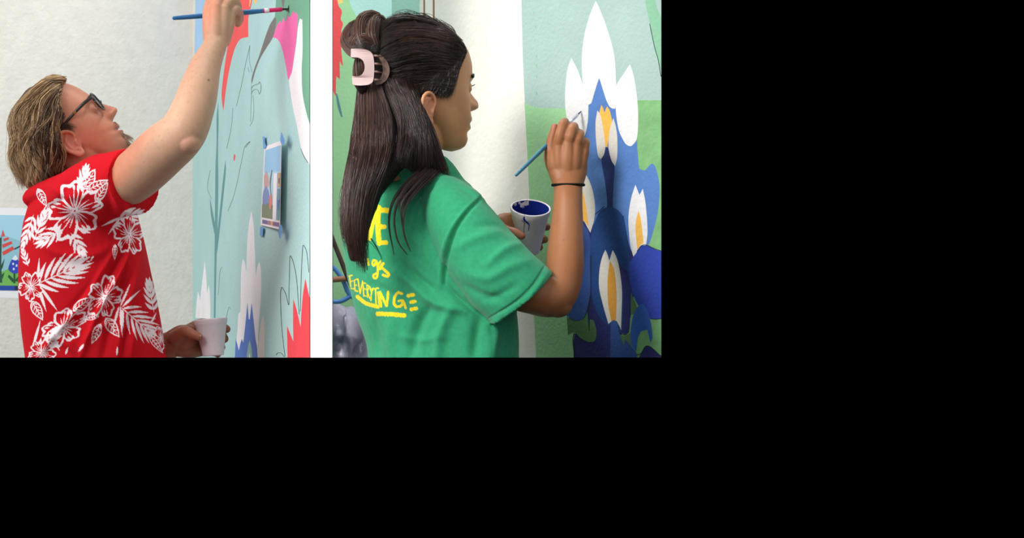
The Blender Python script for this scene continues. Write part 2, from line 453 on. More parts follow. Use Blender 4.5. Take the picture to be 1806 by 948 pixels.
w.flat('painted_white_petal', [(529, 33), (533, 34.5), (533.5, 55), (533.5, 95), (532, 120), (533, 158), (538, 190), (545, 215), (551, 235), (551, 296), (543, 285), (532, 264), (524, 222), (518, 196), (512, 160), (510, 140), (515, 127), (519, 101), (523, 74), (526, 46)], c_white, 4)
w.flat('painted_plant_stem', [(382, 205), (385, 180), (385.5, 218), (384.5, 262), (385, 330), (383.5, 400), (381.5, 480), (380, 560), (377, 560), (378, 480), (379, 400), (380, 300), (382, 250)], c_stem, 2)
w.flat('painted_leaf', [(370.5, 350), (373, 362), (379, 394), (380.5, 422), (377, 405), (372, 378)], c_stem, 3)
w.flat('painted_leaf', [(397.5, 282), (398.5, 300), (393, 355), (387, 410), (383, 446), (382, 420), (387, 378), (393, 320)], c_stem, 3)
w.flat('painted_white_bloom', [(345, 560), (346, 540), (347.5, 526), (349.2, 514), (351.5, 522), (353, 530), (355, 510), (358, 486), (361, 460), (363, 478), (364.5, 500), (365, 518), (366.5, 510), (368.4, 503), (370, 515), (371, 535), (371, 562)], c_white, 3)
w.flat('painted_white_bloom', [(443.5, 372), (439, 395), (436, 430), (434.5, 482), (432, 464), (429, 456), (426.5, 466), (425, 490), (424, 549), (420.5, 553), (419, 580), (417, 605), (420, 640), (456, 640), (455, 600), (457.5, 560), (460.5, 520), (460.5, 480), (457.6, 461), (454, 470), (451, 488), (449.5, 440), (447, 395)], c_white, 3)
w.flat('painted_white_leaf', [(464.5, 555), (467, 580), (466, 640), (453, 640), (456, 606), (460, 570)], c_cream, 2)
w.flat('painted_blue_petal', [(416, 597), (418.5, 606), (421.6, 618), (424, 606), (426.5, 597), (429.3, 604), (432, 580), (436.6, 534), (439, 562), (440.6, 563), (444, 534), (447.5, 565), (451, 598), (454, 615), (461, 860), (404, 860), (414, 640)], c_blue, 5)
w.flat('painted_stem', [(440.6, 599), (443.5, 612), (446, 640), (434, 640), (437.5, 612)], pm('pale_teal', (150, 190, 180)), 6)
w.flat('painted_white_leaf', [(440.5, 622), (443, 640), (437.5, 640)], c_white, 7)
w.flat('painted_red_bloom', [(506.3, 574), (511, 586), (517.5, 602), (517, 560), (517.4, 527), (523, 545), (530.5, 577), (532, 545), (534.5, 518), (538.7, 491), (543, 512), (550, 545), (550, 860), (512, 860), (507.5, 640)], c_red2, 3)
w.flat('painted_red_dot', [(412, 276), (413.5, 271), (415.3, 274), (414, 283), (412, 283)], c_red, 3)
for L in ([(503, 628), (500, 605), (497, 573), (495.5, 545), (495, 519), (496, 510), (498, 506.6), (504.6, 519), (509.6, 537.5), (510, 510), (511, 474), (511.5, 455), (513, 451), (518, 464), (523, 489), (526, 525), (528, 554)],
          [(530, 549), (531, 510), (532, 474), (534, 440), (535.6, 432), (540.6, 442), (543, 458), (545, 480)],
          [(487, 626), (490, 622), (496, 622), (502, 629)], [(543.5, 287), (536, 275), (531, 262)]):
    w.line('pencil_line', L, c_ink, .55)
for L in ([(441, 80), (434, 110), (426, 150), (417, 187)], [(441, 80), (440, 105), (445, 128)], [(440, 128), (437, 118)], [(443.5, 150), (444, 165), (443, 185), (442, 215)], [(447, 168), (448, 195), (446, 212), (441, 222)],
          [(441, 249), (432, 258), (428, 275), (414, 340), (402, 372)], [(407, 545), (404, 541), (400, 556), (396, 575)], [(392, 470), (388, 480), (385, 520)], [(371, 300), (366, 330), (373, 350)], [(411, 190), (408, 225), (400, 262)]):
    w.line('pencil_line', L, c_pencil, .32)
for L in ([(443, 158), (446, 152), (451, 149), (456, 147.5), (458, 143.5)], [(443, 165), (446, 160), (451, 157.5), (455, 159), (457.5, 166)], [(458, 144), (460.5, 150), (460, 160), (458, 166)], [(441.5, 250), (438, 253), (433, 260)]):
    w.line('pencil_line', L, c_pencil, .7)
w.flat('wet_paint_stroke', [(503, 17), (507, 15), (509.4, 8), (510.3, 14), (510.3, 24), (508.6, 20), (505.5, 20)], pm('wet_dark_green', (38, 62, 52)), 6)

# right mural: green field and pale sky with the big blue flower
w = wall_right
g_field = pm('leaf_green', (164, 214, 160)); g_deep = pm('deep_leaf_green', (132, 186, 126), noise=(30, .16)); g_olive = pm('olive_green', (92, 128, 84))
b_sky = pm('pale_sea_green', (170, 196, 190)); b_stem = pm('mid_sage', (140, 192, 160))
b1 = pm('cornflower_blue', (90, 130, 196), noise=(20, .08)); b2 = pm('navy', (48, 62, 118), noise=(20, .2)); b3 = pm('shaded_blue', (38, 72, 132), noise=(20, .15)); b4 = pm('royal_blue', (54, 76, 180), noise=(14, .15)); b5 = pm('shaded_navy', (52, 54, 116), noise=(14, .18)); b6 = pm('bright_blue', (56, 102, 188))  # dark flower blues: wet dark paint with cast shade put into the colour
b7 = pm('slate_blue', (58, 88, 158), noise=(18, .12))
o_yel = pm('marigold', (250, 190, 88)); o_yel2 = pm('amber', (226, 160, 66)); w2 = pm('off_white', (226, 219, 210)); w1 = pm('petal_white', (238, 235, 236))
w.flat('painted_sky', [(913, -260), (1180, -260), (1180, 200), (1000, 200), (926, 190), (922, 100)], b_sky, 1, False)
w.flat('painted_field', [(925, 181), (934, 186), (951, 190), (975, 191), (1000, 191.6), (1060, 188), (1124, 177), (1180, 177), (1180, 1000), (960, 1000), (946, 640), (940, 520), (932, 310)], g_field, 2, corner=40)
w.flat('painted_deep_field', [(1122, 177), (1180, 176.5), (1180, 1000), (1098, 1000), (1090, 560), (1100, 400)], g_deep, 3, False)
w.flat('painted_stem', [(1136, -10), (1154, -10), (1159, 14), (1170, 42), (1170, 148), (1163, 112), (1155, 84), (1146, 40), (1141, 18)], b_stem, 3)
w.line('dark_line', [(1146, 42), (1155, 84), (1161, 105), (1166, 135)], c_ink, .9)
w.flat('painted_blue_flower', [(1028, 240), (1037, 216), (1038, 184), (1043, 182), (1057, 137), (1074, 186), (1087, 190), (1105, 252), (1123, 244), (1125, 270), (1127.5, 296), (1132, 299), (1138, 300), (1145, 292), (1151, 288), (1155, 292), (1160.5, 309), (1163.5, 330), (1162, 362), (1157, 390), (1147, 425), (1139, 440), (1125, 470), (1060, 470), (1030, 400), (1024, 300)], b1, 4)
w.flat('painted_lower_petal', [(1024, 384), (1036, 398), (1044, 400), (1060, 380), (1100, 380), (1112, 440), (1126, 450), (1120, 500), (1112, 560), (1096, 592), (1080, 1000), (1020, 1000), (1012, 600), (1030, 560), (1004, 562), (1008, 520)], b5, 5)
w.flat('painted_lower_petal', [(1024, 385), (1031, 398), (1038, 408), (1043, 440), (1043, 500), (1037, 542), (1030, 560), (1018, 565), (1005, 560), (999, 556), (1010, 500), (1020, 440)], b7, 6)
w.flat('painted_shade_stroke', [(1068.6, 259), (1073, 261), (1079, 283), (1084, 294), (1082.5, 325), (1081, 362), (1086, 378), (1064, 380), (1071, 362), (1068, 326), (1061, 283), (1066, 268)], b2, 5)
w.flat('painted_centre_petal', [(1052, 384), (1060, 371), (1074, 365), (1090, 370), (1100, 384), (1106, 420), (1111, 470), (1111.5, 540), (1110, 582), (1102, 590), (1091, 583), (1066, 568), (1052, 548), (1043, 515), (1040.5, 460), (1044, 410)], b3, 7)
w.flat('painted_shade_stroke', [(1085, 455), (1097, 500), (1100, 560), (1096, 582), (1102, 589.5), (1110, 581), (1111.5, 530), (1108, 480), (1098, 470)], b5, 8)
w.flat('painted_royal_petal', [(1109, 466), (1118, 452), (1124, 443), (1131, 434), (1140, 432), (1152, 438), (1164.5, 442), (1180, 441), (1180, 561), (1165, 562), (1147, 561), (1126, 538), (1118, 522), (1112, 500)], b4, 8)
for L in ([(1147, 561.5), (1157, 562.5), (1167, 561)], [(1124, 443), (1131, 433.5), (1140, 431.5), (1152, 437), (1166, 442)], [(1004, 560), (1016, 565), (1028, 562), (1035, 551), (1042, 520)], [(1091, 583), (1097, 588), (1103, 590), (1110, 584)],
          [(1040, 583), (1038, 552), (1042, 520), (1043, 450)], [(1013, 588), (1022, 595), (1037, 602.6), (1049, 603)], [(1014, 632), (1011, 600), (1013, 587)], [(1050, 378), (1060, 369), (1066, 364)]):
    w.line('dark_line', L, c_ink, 1.0, 14)
w.flat('painted_white_petal', [(1051, 2), (1046, 13), (1038, 35), (1030, 67), (1026.6, 101), (1027, 130), (1029, 153), (1034, 178), (1038, 185), (1043, 182), (1048, 165), (1057, 137), (1061, 149), (1065, 162), (1070, 177), (1075, 187), (1080, 191), (1085, 191.5), (1087, 175), (1087, 152), (1084, 101), (1076, 67), (1065, 34), (1056, 12)], w1, 9)
w.flat('painted_white_petal', [(1008, 103), (1003, 116), (999.5, 132), (997, 165), (998, 195), (1003, 222), (1012, 243), (1024, 246), (1032, 238), (1036.6, 216), (1038, 184), (1034, 172), (1028, 150), (1019, 124)], w1, 10)
w.flat('painted_white_petal', [(1111, 114), (1099, 132), (1087, 152), (1086, 175), (1087, 200), (1092, 230), (1102, 251), (1108, 256.5), (1114, 257), (1123, 246), (1126, 216), (1124.5, 176), (1119.5, 142), (1115, 124)], w1, 10)
w.flat('painted_yellow_petal', [(1061, 185), (1064, 191), (1066.4, 199.5), (1068.5, 193), (1071, 187.5), (1075, 194), (1077.5, 202), (1079.5, 214), (1075, 236), (1071.5, 259), (1068.4, 259), (1063, 225), (1057.5, 201)], o_yel, 9)
w.flat('painted_small_petal', [(1054, 195), (1059, 202), (1064, 225), (1067.8, 256), (1065.5, 272), (1060, 280.5), (1055, 274), (1051.4, 243), (1051, 214)], w2, 10)
w.flat('painted_small_petal', [(1082, 208.5), (1086, 221), (1089, 241), (1088.8, 276), (1085, 292.5), (1078.6, 282), (1073.6, 259), (1076, 228)], w2, 10)
w.flat('painted_small_petal', [(1034, 308), (1041, 322), (1046.5, 340), (1050, 366), (1048, 388), (1041.5, 410), (1036, 400), (1029, 387), (1020, 384), (1020, 318)], w2, 11)
w.flat('painted_yellow_petal', [(1024, 330), (1028, 338), (1032, 352), (1036, 378), (1038.5, 398), (1030.5, 390), (1021, 380)], o_yel, 12)
w.flat('painted_small_petal', [(1121, 326), (1125, 336), (1128, 344), (1131, 339), (1134, 333), (1138, 352), (1140.5, 373), (1142.5, 408), (1140, 432), (1130, 434), (1123, 445), (1117.5, 452), (1112.5, 434), (1110, 412), (1109, 380), (1114, 348)], w1, 11)
w.flat('painted_yellow_petal', [(1127, 371), (1131, 388), (1133.5, 408), (1135, 428), (1130, 432), (1124.5, 440), (1121.4, 405), (1122.5, 387)], o_yel, 12)
w.flat('painted_small_petal', [(1068, 440), (1072, 449), (1075, 460), (1078, 450), (1081, 441), (1087, 452), (1091.6, 467), (1096, 495), (1097.6, 520), (1095.8, 581), (1091.5, 572), (1088, 566), (1082.7, 563.5), (1078, 567), (1073.5, 571), (1063.6, 536), (1057, 505), (1058, 474), (1062, 455)], w2, 11)
w.flat('painted_yellow_petal', [(1076.5, 459), (1084, 476), (1088, 518), (1087, 566), (1082.7, 563.5), (1079, 567), (1073, 534), (1072, 498), (1074, 474)], o_yel2, 12)
w.flat('painted_olive_leaf', [(1000, 558), (1015, 565), (1028, 562), (1036, 550), (1040, 584), (1040.6, 563), (1047, 565), (1052, 583), (1051, 597), (1046, 604), (1029, 600), (1014, 586), (1002, 590)], g_olive, 9)
w.flat('painted_blue_stem', [(1078, 567), (1083, 564), (1087.5, 566), (1092, 584), (1100, 608), (1108, 640), (1076, 640), (1077, 600)], b7, 9)
w.flat('painted_deep_leaf', [(1094, 590), (1103, 592), (1112, 586), (1121, 617), (1110, 606), (1103, 598), (1100, 612)], g_olive, 9)
w.flat('painted_blue_petal', [(1103, 597), (1112, 608), (1123, 623), (1124, 640), (1107, 640), (1100, 618)], b7, 10)
w.flat('painted_bright_petal', [(1132, 535), (1123, 543), (1117, 557), (1112.5, 583), (1113.5, 604), (1122, 620), (1125.5, 595), (1131, 584), (1142, 581), (1147.5, 603), (1150.6, 596), (1149, 574), (1143, 550), (1137, 539)], b6, 11)
w.flat('painted_deep_leaf', [(1113.5, 514), (1117, 526), (1123, 541), (1117, 555), (1113, 552)], g_olive, 9)
w.flat('painted_navy_petal', [(1123, 640), (1131, 623), (1137, 613), (1142, 610), (1150, 614), (1172, 632), (1172, 640)], b5, 12)
w.line('dark_line', [(1123, 625), (1131, 623), (1137, 612.5), (1142, 609.5), (1150, 613), (1166, 628)], c_ink, 1.1, 14)
# chalky drip line down the green field
for k in range(26):
    y = 22+k*23+random.uniform(-6, 6); x = 942+(y/630)*20+random.uniform(-1.5, 1.5)
    w.flat('chalk_mark', [(x, y), (x+random.uniform(.7, 2), y+2), (x+random.uniform(0, 1.5), y+random.uniform(5, 13)), (x-.8, y+4)], b_stem if y < 180 else b_sky, 6)

# far mural seen behind the woman
w = wall_rear
w.flat('painted_sky', [(590, -200), (694, -200), (696, 70), (660, 70), (634, 36), (617, 4)], pm('pale_sky', (176, 218, 214)), 1)
w.flat('painted_hill', [(690, -200), (820, -200), (820, 90), (694, 90), (691, 40)], pm('grey_teal', (138, 182, 170)), 2, False)
w.flat('painted_red_bloom', [(580, -10), (593, -4), (597, 10), (603, 20), (601, 34), (605, 42), (602, 56), (607, 76), (602, 84), (605, 118), (599, 108), (599.5, 140), (593, 134), (592, 170), (586, 158), (580, 160)], pm('bright_red', (238, 86, 88)), 2)
w.flat('painted_yellow_petal', [(592, -10), (606, -10), (604, 5), (597, 7)], c_yel, 3)
w.flat('painted_stem', [(592, 164), (595, 166), (600, 186), (604.5, 207), (601, 205), (595, 186)], pm('stem_blue', (92, 140, 150)), 2)

# ------------------------------------------------------------------ people: shared builders
U = .00126                                           # one head unit (a photo pixel at the man's head)
class HeadFrame:
    def __init__(s, o, fwd, up, k):
        s.o = np.array(o); s.f = unit(fwd); s.u = unit(np.array(up)-s.f*np.dot(up, s.f)); s.w = np.cross(s.f, s.u); s.k = k
        if s.w[1] > 0: s.w = -s.w                    # w points to the camera's side
    def __call__(s, f, w, v):
        f, w, v = np.broadcast_arrays(f, w, v)
        return s.o+s.k*(f[..., None]*s.f+w[..., None]*s.w+v[..., None]*s.u)
def head_loft(H, ff, fb, hw, fm, nose, lips, sd=8.5, ex=2.25, NV=110, NA=120):
    top = max(a for a, _ in ff); bot = min(a for a, _ in ff)
    v = bot+(top-bot)*(.5-.5*np.cos(np.linspace(0, math.pi, NV)))
    a = np.linspace(0, 2*math.pi, NA, endpoint=False); ca, sa = np.cos(a), np.sin(a)
    FF, FB, HW, FM = (cub(v, t)[:, None] for t in (ff, fb, hw, fm))
    e = 2/ex
    x = np.sign(ca)*np.abs(ca)**e; y = np.sign(sa)*np.abs(sa)**e
    f = np.where(x > 0, FM+(FF-FM)*x, FM+(FM-FB)*x); w = HW*y; V = np.broadcast_to(v[:, None], f.shape)
    front = np.clip(ca*3, 0, 1)
    nw = cub(v, [(26, 7), (10, 7.5), (0, 8.5), (-10, 11), (-19, 12.5), (-27, 11), (-32, 10)])[:, None]
    f = f+front*cub(v, nose)[:, None]*np.exp(-(np.abs(w)/nw)**2.4)
    f = f+front*cub(v, lips)[:, None]*np.exp(-(np.abs(w)/20)**2.6)
    G = lambda w0, v0, sw, sv: np.exp(-((np.abs(w)-w0)/sw)**2-((V-v0)/sv)**2)
    f = f+front*(8*G(14, -20, 5, 5) - 2.5*G(20, -17, 4, 7))                    # nostril wings
    f = f-front*(sd*G(25, 3, 13, 10)) + front*(2.0*G(24, 19, 16, 5))   # sockets and brow
    f = f+front*(3.0*G(38, -16, 14, 12)); w = w+np.sign(w)*front*(2*G(44, -10, 14, 12))  # cheekbones
    pts = H(f, w, V).reshape(-1, 3); F_ = []
    for i in range(NV-1):
        for k in range(NA): F_.append((i*NA+k, i*NA+(k+1) % NA, (i+1)*NA+(k+1) % NA, (i+1)*NA+k))
    b = H(cub(v[:1], fm)[0], 0.0, bot-1.0); t = H(cub(v[-1:], fm)[0], 0.0, top+.6); n = len(pts)
    pts = np.vstack([pts, b, t])
    for k in range(NA): F_.append((n, (k+1) % NA, k)); F_.append((n+1, (NV-1)*NA+k, (NV-1)*NA+(k+1) % NA))
    return pts, F_
def eyelids(H, sw):
    """a ball over the eye with the opening between the lids sunk back under the eyeball"""
    n, m = 40, 40; v, f = [], []
    for i in range(m+1):
        el = math.pi*(i/m-.5)
        for k in range(n):
            az = 2*math.pi*k/n; dx = math.cos(el)*math.cos(az); dy = math.cos(el)*math.sin(az); dz = math.sin(el)
            A = math.degrees(math.atan2(dy, dx)); E = math.degrees(math.asin(dz)); r = 10.9
            lim = 17*(1-(A/52)**2)
            if abs(A) < 52: r = 10.9-2.3*max(0, min(1, (lim-abs(E-1))/6))
            v.append(H(36.5+dx*r, sw*25+dy*r, 4+dz*r))
    for i in range(m):
        for k in range(n): f.append((i*n+k, i*n+(k+1) % n, (i+1)*n+(k+1) % n, (i+1)*n+k))
    return np.array(v), f
def eyeball(H, sw, iris, parent):
    v, f = ellipsoid((0, 0, 0), 1, 1, 1, 32, 24); ang = np.degrees(np.arccos(np.clip(v@unit([1, .0, .05]), -1, 1)))
    c = np.where((ang < 13)[:, None], lin((14, 10, 8)), np.where((ang < 30)[:, None], lin(iris), lin((226, 214, 206))))
    p = H(36.5+v[:, 0]*9.7, sw*25+v[:, 1]*9.7, 4+v[:, 2]*9.7)
    return make('eye', p, f, mat('eye_surface', (255, 255, 255), .12, .6, attr=True), parent, True, c)
def ear(H, f0, v0, sw, wbase, s=1.0):
    E = lambda pts: [H(f0+s*p[0], sw*(wbase+p[2]), v0+s*p[1]) for p in pts]
    k = H.k*s; ref = H.w
    rim = tube(E([(9, 2, 3), (12, 12, 5), (7, 22, 8), (-3, 26, 11), (-12, 20, 13), (-15, 7, 13), (-13, -7, 11), (-6, -18, 9)]), [2.2*k, 2.6*k, 3*k, 3.2*k, 3.3*k, 3.1*k, 2.9*k, 3*k], ref=ref, n=12)
    lobe = tube(E([(-8, -15, 9), (-3, -22, 8), (3, -23, 6), (6, -16, 4)]), [3.4*k, 5*k, 4.6*k, 3*k], ref=ref, n=12)
    anti = tube(E([(2, 17, 6), (-5, 12, 9), (-8, 2, 9.5), (-5, -9, 8), (2, -13, 6)]), [2*k, 2.6*k, 2.6*k, 2.6*k, 2.6*k], ref=ref, n=10)
    trag = tube(E([(9, 2, 3), (6, -3, 6), (6, -8, 5)]), [3*k, 3.2*k, 2.6*k], ref=ref, n=10)
    R = np.stack([H.f, H.w*sw, H.u], 1)
    Rt = R@np.array([[math.cos(.42), -math.sin(.42), 0], [math.sin(.42), math.cos(.42), 0], [0, 0, 1]]).T
    plate = ellipsoid(H(f0-2*s, sw*(wbase+4.0), v0+2*s), 14*k, 3.4*k, 24*k, R=np.stack([unit(H.f*.93-H.w*sw*.37), unit(H.w*sw*.93+H.f*.37), H.u], 1))
    root = ellipsoid(H(f0+4*s, sw*(wbase-2), v0), 9*k, 6*k, 18*k, R=R)
    return [rim, lobe, anti, trag, plate, root]
def finger(pp, r):
    return ptube(pp, r, n=14, sub=4)

m_skin_m = mat('sunburnt_skin', (220, 170, 140), .5, .35, (260, .25, .0015), attr=True, noise=(60, .06))
m_skin_w = mat('tan_skin', (200, 150, 110), .48, .35, (260, .22, .0012), attr=True, noise=(60, .05))
m_hair = mat('hair_strands', (80, 60, 45), .38, .5, attr=True)

# ------------------------------------------------------------------ the man
DM = 3.78
man = empty('person', P(165, 632, 3.8)*np.array([1, 1, 0]), 'man with wavy brown hair and glasses in a red floral shirt reaching up to paint', 'person')
th = math.radians(41)
HM = HeadFrame(P(140, 225, DM), (math.cos(th), 0, math.sin(th)), (-math.sin(th), 0, math.cos(th)), U)
FFm = [(98, -25), (94, 0), (88, 17), (80, 28), (70, 36), (55, 44), (34, 50.5), (22, 53), (10, 49.5), (0, 46.5), (-10, 45), (-20, 46), (-30, 49.5), (-38, 51), (-46, 49), (-54, 50), (-62, 49), (-72, 50), (-80, 48), (-86, 40), (-90, 26)]
FBm = [(98, -25.5), (92, -58), (80, -80), (60, -94), (30, -99), (0, -94), (-20, -72), (-40, -42), (-60, -16), (-80, 4), (-86, 12), (-90, 25)]
HWm = [(98, .5), (94, 24), (86, 40), (76, 49), (60, 55), (30, 59), (10, 59), (-10, 56), (-30, 51), (-50, 42), (-65, 33), (-78, 24), (-86, 15), (-90, .5)]
FMm = [(98, -25), (60, -18), (20, -12), (-10, -8), (-40, 2), (-60, 12), (-80, 24), (-90, 25.5)]
NOm = [(40, 0), (20, 0), (12, 5), (0, 16), (-10, 23.5), (-16, 26.5), (-20, 26), (-25, 15), (-28, 5), (-32, 0), (-60, 0)]
LIm = [(-20, 0), (-30, 0), (-36, 3), (-42, 6), (-45, 3), (-47, -6), (-49.5, -6), (-51, 3), (-54, 5.5), (-58, 2), (-64, -1), (-70, 0), (-90, 0)]
parts = [head_loft(HM, FFm, FBm, HWm, FMm, NOm, LIm), eyelids(HM, 1), eyelids(HM, -1)]
parts += ear(HM, -26, -25, 1, 54)+ear(HM, -26, -17, -1, 54)
parts.append(ptube([(150, 240, DM), (140, 275, DM), (128, 320, DM+.01), (125, 360, DM+.02)], [44, 46, 48, 55], [.056, .058, .062, .08]))
parts.append(ptube([(138, 372, 3.8), (150, 430, 3.8), (160, 560, 3.8), (168, 700, 3.8)], [55, 78, 90, 92], [.11, .14, .13, .12]))   # trunk under the shirt
# right arm, raised
parts.append(ptube([(150, 350, 3.64), (196, 333, 3.60), (240, 308, 3.54), (286, 266, 3.47), (322, 233, 3.435), (341, 190, 3.45), (350, 160, 3.47), (361, 122, 3.51), (371, 98, 3.545), (379, 80, 3.57), (384, 58, 3.59)],
                   [42, 44, 45, 46, 42, 37.5, 34.5, 28, 23.5, 21, 20], [.05, .052, .054, .054, .05, .047, .043, .036, .028, .024, .022], n=64))
parts.append(pell(330, 251, 3.4235, 26, 23, .034))    # elbow
# right hand: palm turned away, fingers closed round the brush
for a, b, r0, r1 in (((372, 78, 3.575), (369, 22, 3.585), 13, 12), ((380, 76, 3.57), (381, 14, 3.575), 14, 12), ((388, 74, 3.575), (394, 18, 3.58), 13.5, 11.5), ((394, 72, 3.585), (405, 31, 3.592), 12.5, 10.5)):
    parts.append(ptube([a, ((a[0]+b[0])/2, (a[1]+b[1])/2, (a[2]+b[2])/2-.003), b], [r0, r0*1.03, r1], [.016, .017, .014]))
parts.append(pell(383, 50, 3.582, 25, 36, .0165)); parts.append(pell(386, 26, 3.582, 22, 13, .014))
fg_m = [([(369, 18, 3.588), (374, 2, 3.60), (388, -6, 3.628), (397, 8, 3.66), (394, 20, 3.655)], [11.5, 10.5, 10, 9, 7.5]),
        ([(381, 11, 3.578), (389, -2, 3.59), (403, -4, 3.62), (410, 12, 3.65), (405, 24, 3.648)], [11.5, 10.5, 10, 9, 7.5]),
        ([(394, 15, 3.583), (403, 4, 3.593), (415, 5, 3.617), (418, 22, 3.645), (411, 32, 3.645)], [11, 10, 9.5, 8.5, 7.5]),
        ([(405, 27, 3.594), (413, 17, 3.60), (421, 21, 3.618), (423, 34, 3.632), (419.5, 42, 3.628)], [9.5, 8.6, 8, 7, 6.2])]
for p, r in fg_m: parts.append(finger(p, r))
parts.append(finger([(376, 70, 3.60), (371, 48, 3.63), (372, 34, 3.652), (378, 26, 3.668), (388, 24, 3.668)], [12, 11, 10, 8.5, 7]))
# left forearm and hand holding the cup
parts.append(ptube([(130, 520, 3.93), (190, 600, 3.93), (250, 632, 3.92), (292, 612, 3.90), (312, 600, 3.885)], [40, 38, 36, 26, 21], [.05, .045, .043, .03, .024]))
parts.append(ptube([(303, 603, 3.885), (322, 596, 3.882), (338, 590, 3.892)], [21, 24, 19], [.018, .02, .018]))
parts.append(ptube([(315, 612, 3.89), (335, 616, 3.90), (352, 618, 3.91)], [17, 15, 11], [.018, .018, .014]))
fg_l = [([(320, 590, 3.895), (338, 578, 3.905), (356, 570, 3.925), (380, 573, 3.93), (394, 577, 3.916), (400, 580, 3.90)], [11, 10, 9, 8.5, 8, 7]),
        ([(326, 596, 3.90), (345, 588, 3.92), (372, 588, 3.932), (390, 591, 3.92), (396, 597, 3.905)], [11, 9.5, 9, 8.5, 7.5]),
        ([(330, 604, 3.90), (348, 602, 3.92), (370, 604, 3.928), (386, 607, 3.918), (391, 612, 3.905)], [11, 9.5, 9, 8, 7]),
        ([(334, 614, 3.905), (350, 616, 3.92), (368, 619, 3.925), (380, 621, 3.915), (384, 624, 3.905)], [10, 8.5, 8, 7.5, 6.5])]
for p, r in fg_l: parts.append(finger(p, r))
parts.append(finger([(308, 596, 3.868), (324, 585, 3.846), (338, 588, 3.832), (350, 593, 3.826)], [13, 11, 9, 7.2]))
v, f = remesh(parts, .0022)
v = relax(v, f, 14, .5)
q = proj(v); base = np.tile(lin((198, 154, 127)), (len(v), 1))
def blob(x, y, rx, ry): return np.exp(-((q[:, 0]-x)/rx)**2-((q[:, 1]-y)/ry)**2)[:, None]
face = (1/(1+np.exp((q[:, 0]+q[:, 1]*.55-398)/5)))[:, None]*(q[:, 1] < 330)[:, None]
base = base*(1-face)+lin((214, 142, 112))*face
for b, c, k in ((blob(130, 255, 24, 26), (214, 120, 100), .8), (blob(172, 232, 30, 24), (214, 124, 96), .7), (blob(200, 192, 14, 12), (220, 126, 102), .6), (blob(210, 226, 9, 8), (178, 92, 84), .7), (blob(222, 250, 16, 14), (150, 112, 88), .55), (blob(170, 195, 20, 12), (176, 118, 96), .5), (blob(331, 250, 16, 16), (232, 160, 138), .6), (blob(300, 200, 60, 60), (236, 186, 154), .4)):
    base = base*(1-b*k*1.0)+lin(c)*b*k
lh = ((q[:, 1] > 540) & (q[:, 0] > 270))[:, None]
base = np.where(lh, lin((160, 98, 74)), base)  # left hand darker: the body's shade is put into the skin colour
for _ in range(70):                                        # freckles and moles
    t = RNG.uniform(0, 1); x = 250+t*130+RNG.normal()*14; y = 300-t*230+RNG.normal()*14
    b = blob(x, y, RNG.uniform(.8, 1.6), RNG.uniform(.8, 1.6)); base = base*(1-.3*b)+lin((150, 90, 66))*.3*b
b = blob(368, 141, 1.8, 1.8); base = base*(1-.9*b)+lin((70, 40, 34))*.9*b
man_body = make('body', v, f, m_skin_m, man, True, base)
for s in (1, -1): eyeball(HM, s, (88, 92, 86), man)
for p in ((351.5, 592, 3.8185), ):                          # thumbnail
    a, b = pell(p[0], p[1], p[2]+.0035, 4.2, 3.4, .004); make('thumbnail', a, b, mat('nail', (206, 150, 128), .3, .5), man)

# shirt: trunk, raised sleeve and collar
def shirt_m():
    T = [(700, 44, 296, .19), (632, 49, 291, .19), (600, 46, 286, .19), (560, 41, 279, .19), (500, 37, 267, .19), (450, 39, 257, .192), (410, 44, 248, .192), (380, 50, 240, .19), (352, 57, 228, .175), (332, 68, 212, .15), (316, 84, 196, .11)]
    tr = ptube([((a+b)/2, y, 3.8) for y, a, b, d in T], [(b-a)/2 for y, a, b, d in T], [d for *_, d in T], n=48, expo=2.4, capk=(.2, .35))
    so = ptube([(118, 352, 3.68), (150, 343, 3.65), (186, 331, 3.615), (222, 322, 3.575), (237, 320, 3.56)], [38, 53, 58, 58.5, 59], [.07, .085, .086, .08, .078], n=40, capk=(.4, .02))
    co = ptube([(57, 350, 3.79), (75, 331, 3.72), (110, 318, 3.695), (150, 303, 3.70), (178, 292, 3.73)], [7, 8, 9, 9, 7], [.012, .012, .014, .014, .012], n=16)
    sh = ptube([(92, 345, 3.74), (130, 330, 3.69), (175, 305, 3.665), (205, 300, 3.64)], [26, 30, 32, 30], [.08, .08, .07, .06], n=24)
    far = ptube([(120, 350, 3.94), (150, 385, 3.98), (160, 450, 3.99)], [45, 55, 50], [.06, .06, .05], n=24)
    return [tr, so, co, sh, far]
v, f = remesh(shirt_m(), .0028)
v = relax(v, f, 14, .55)
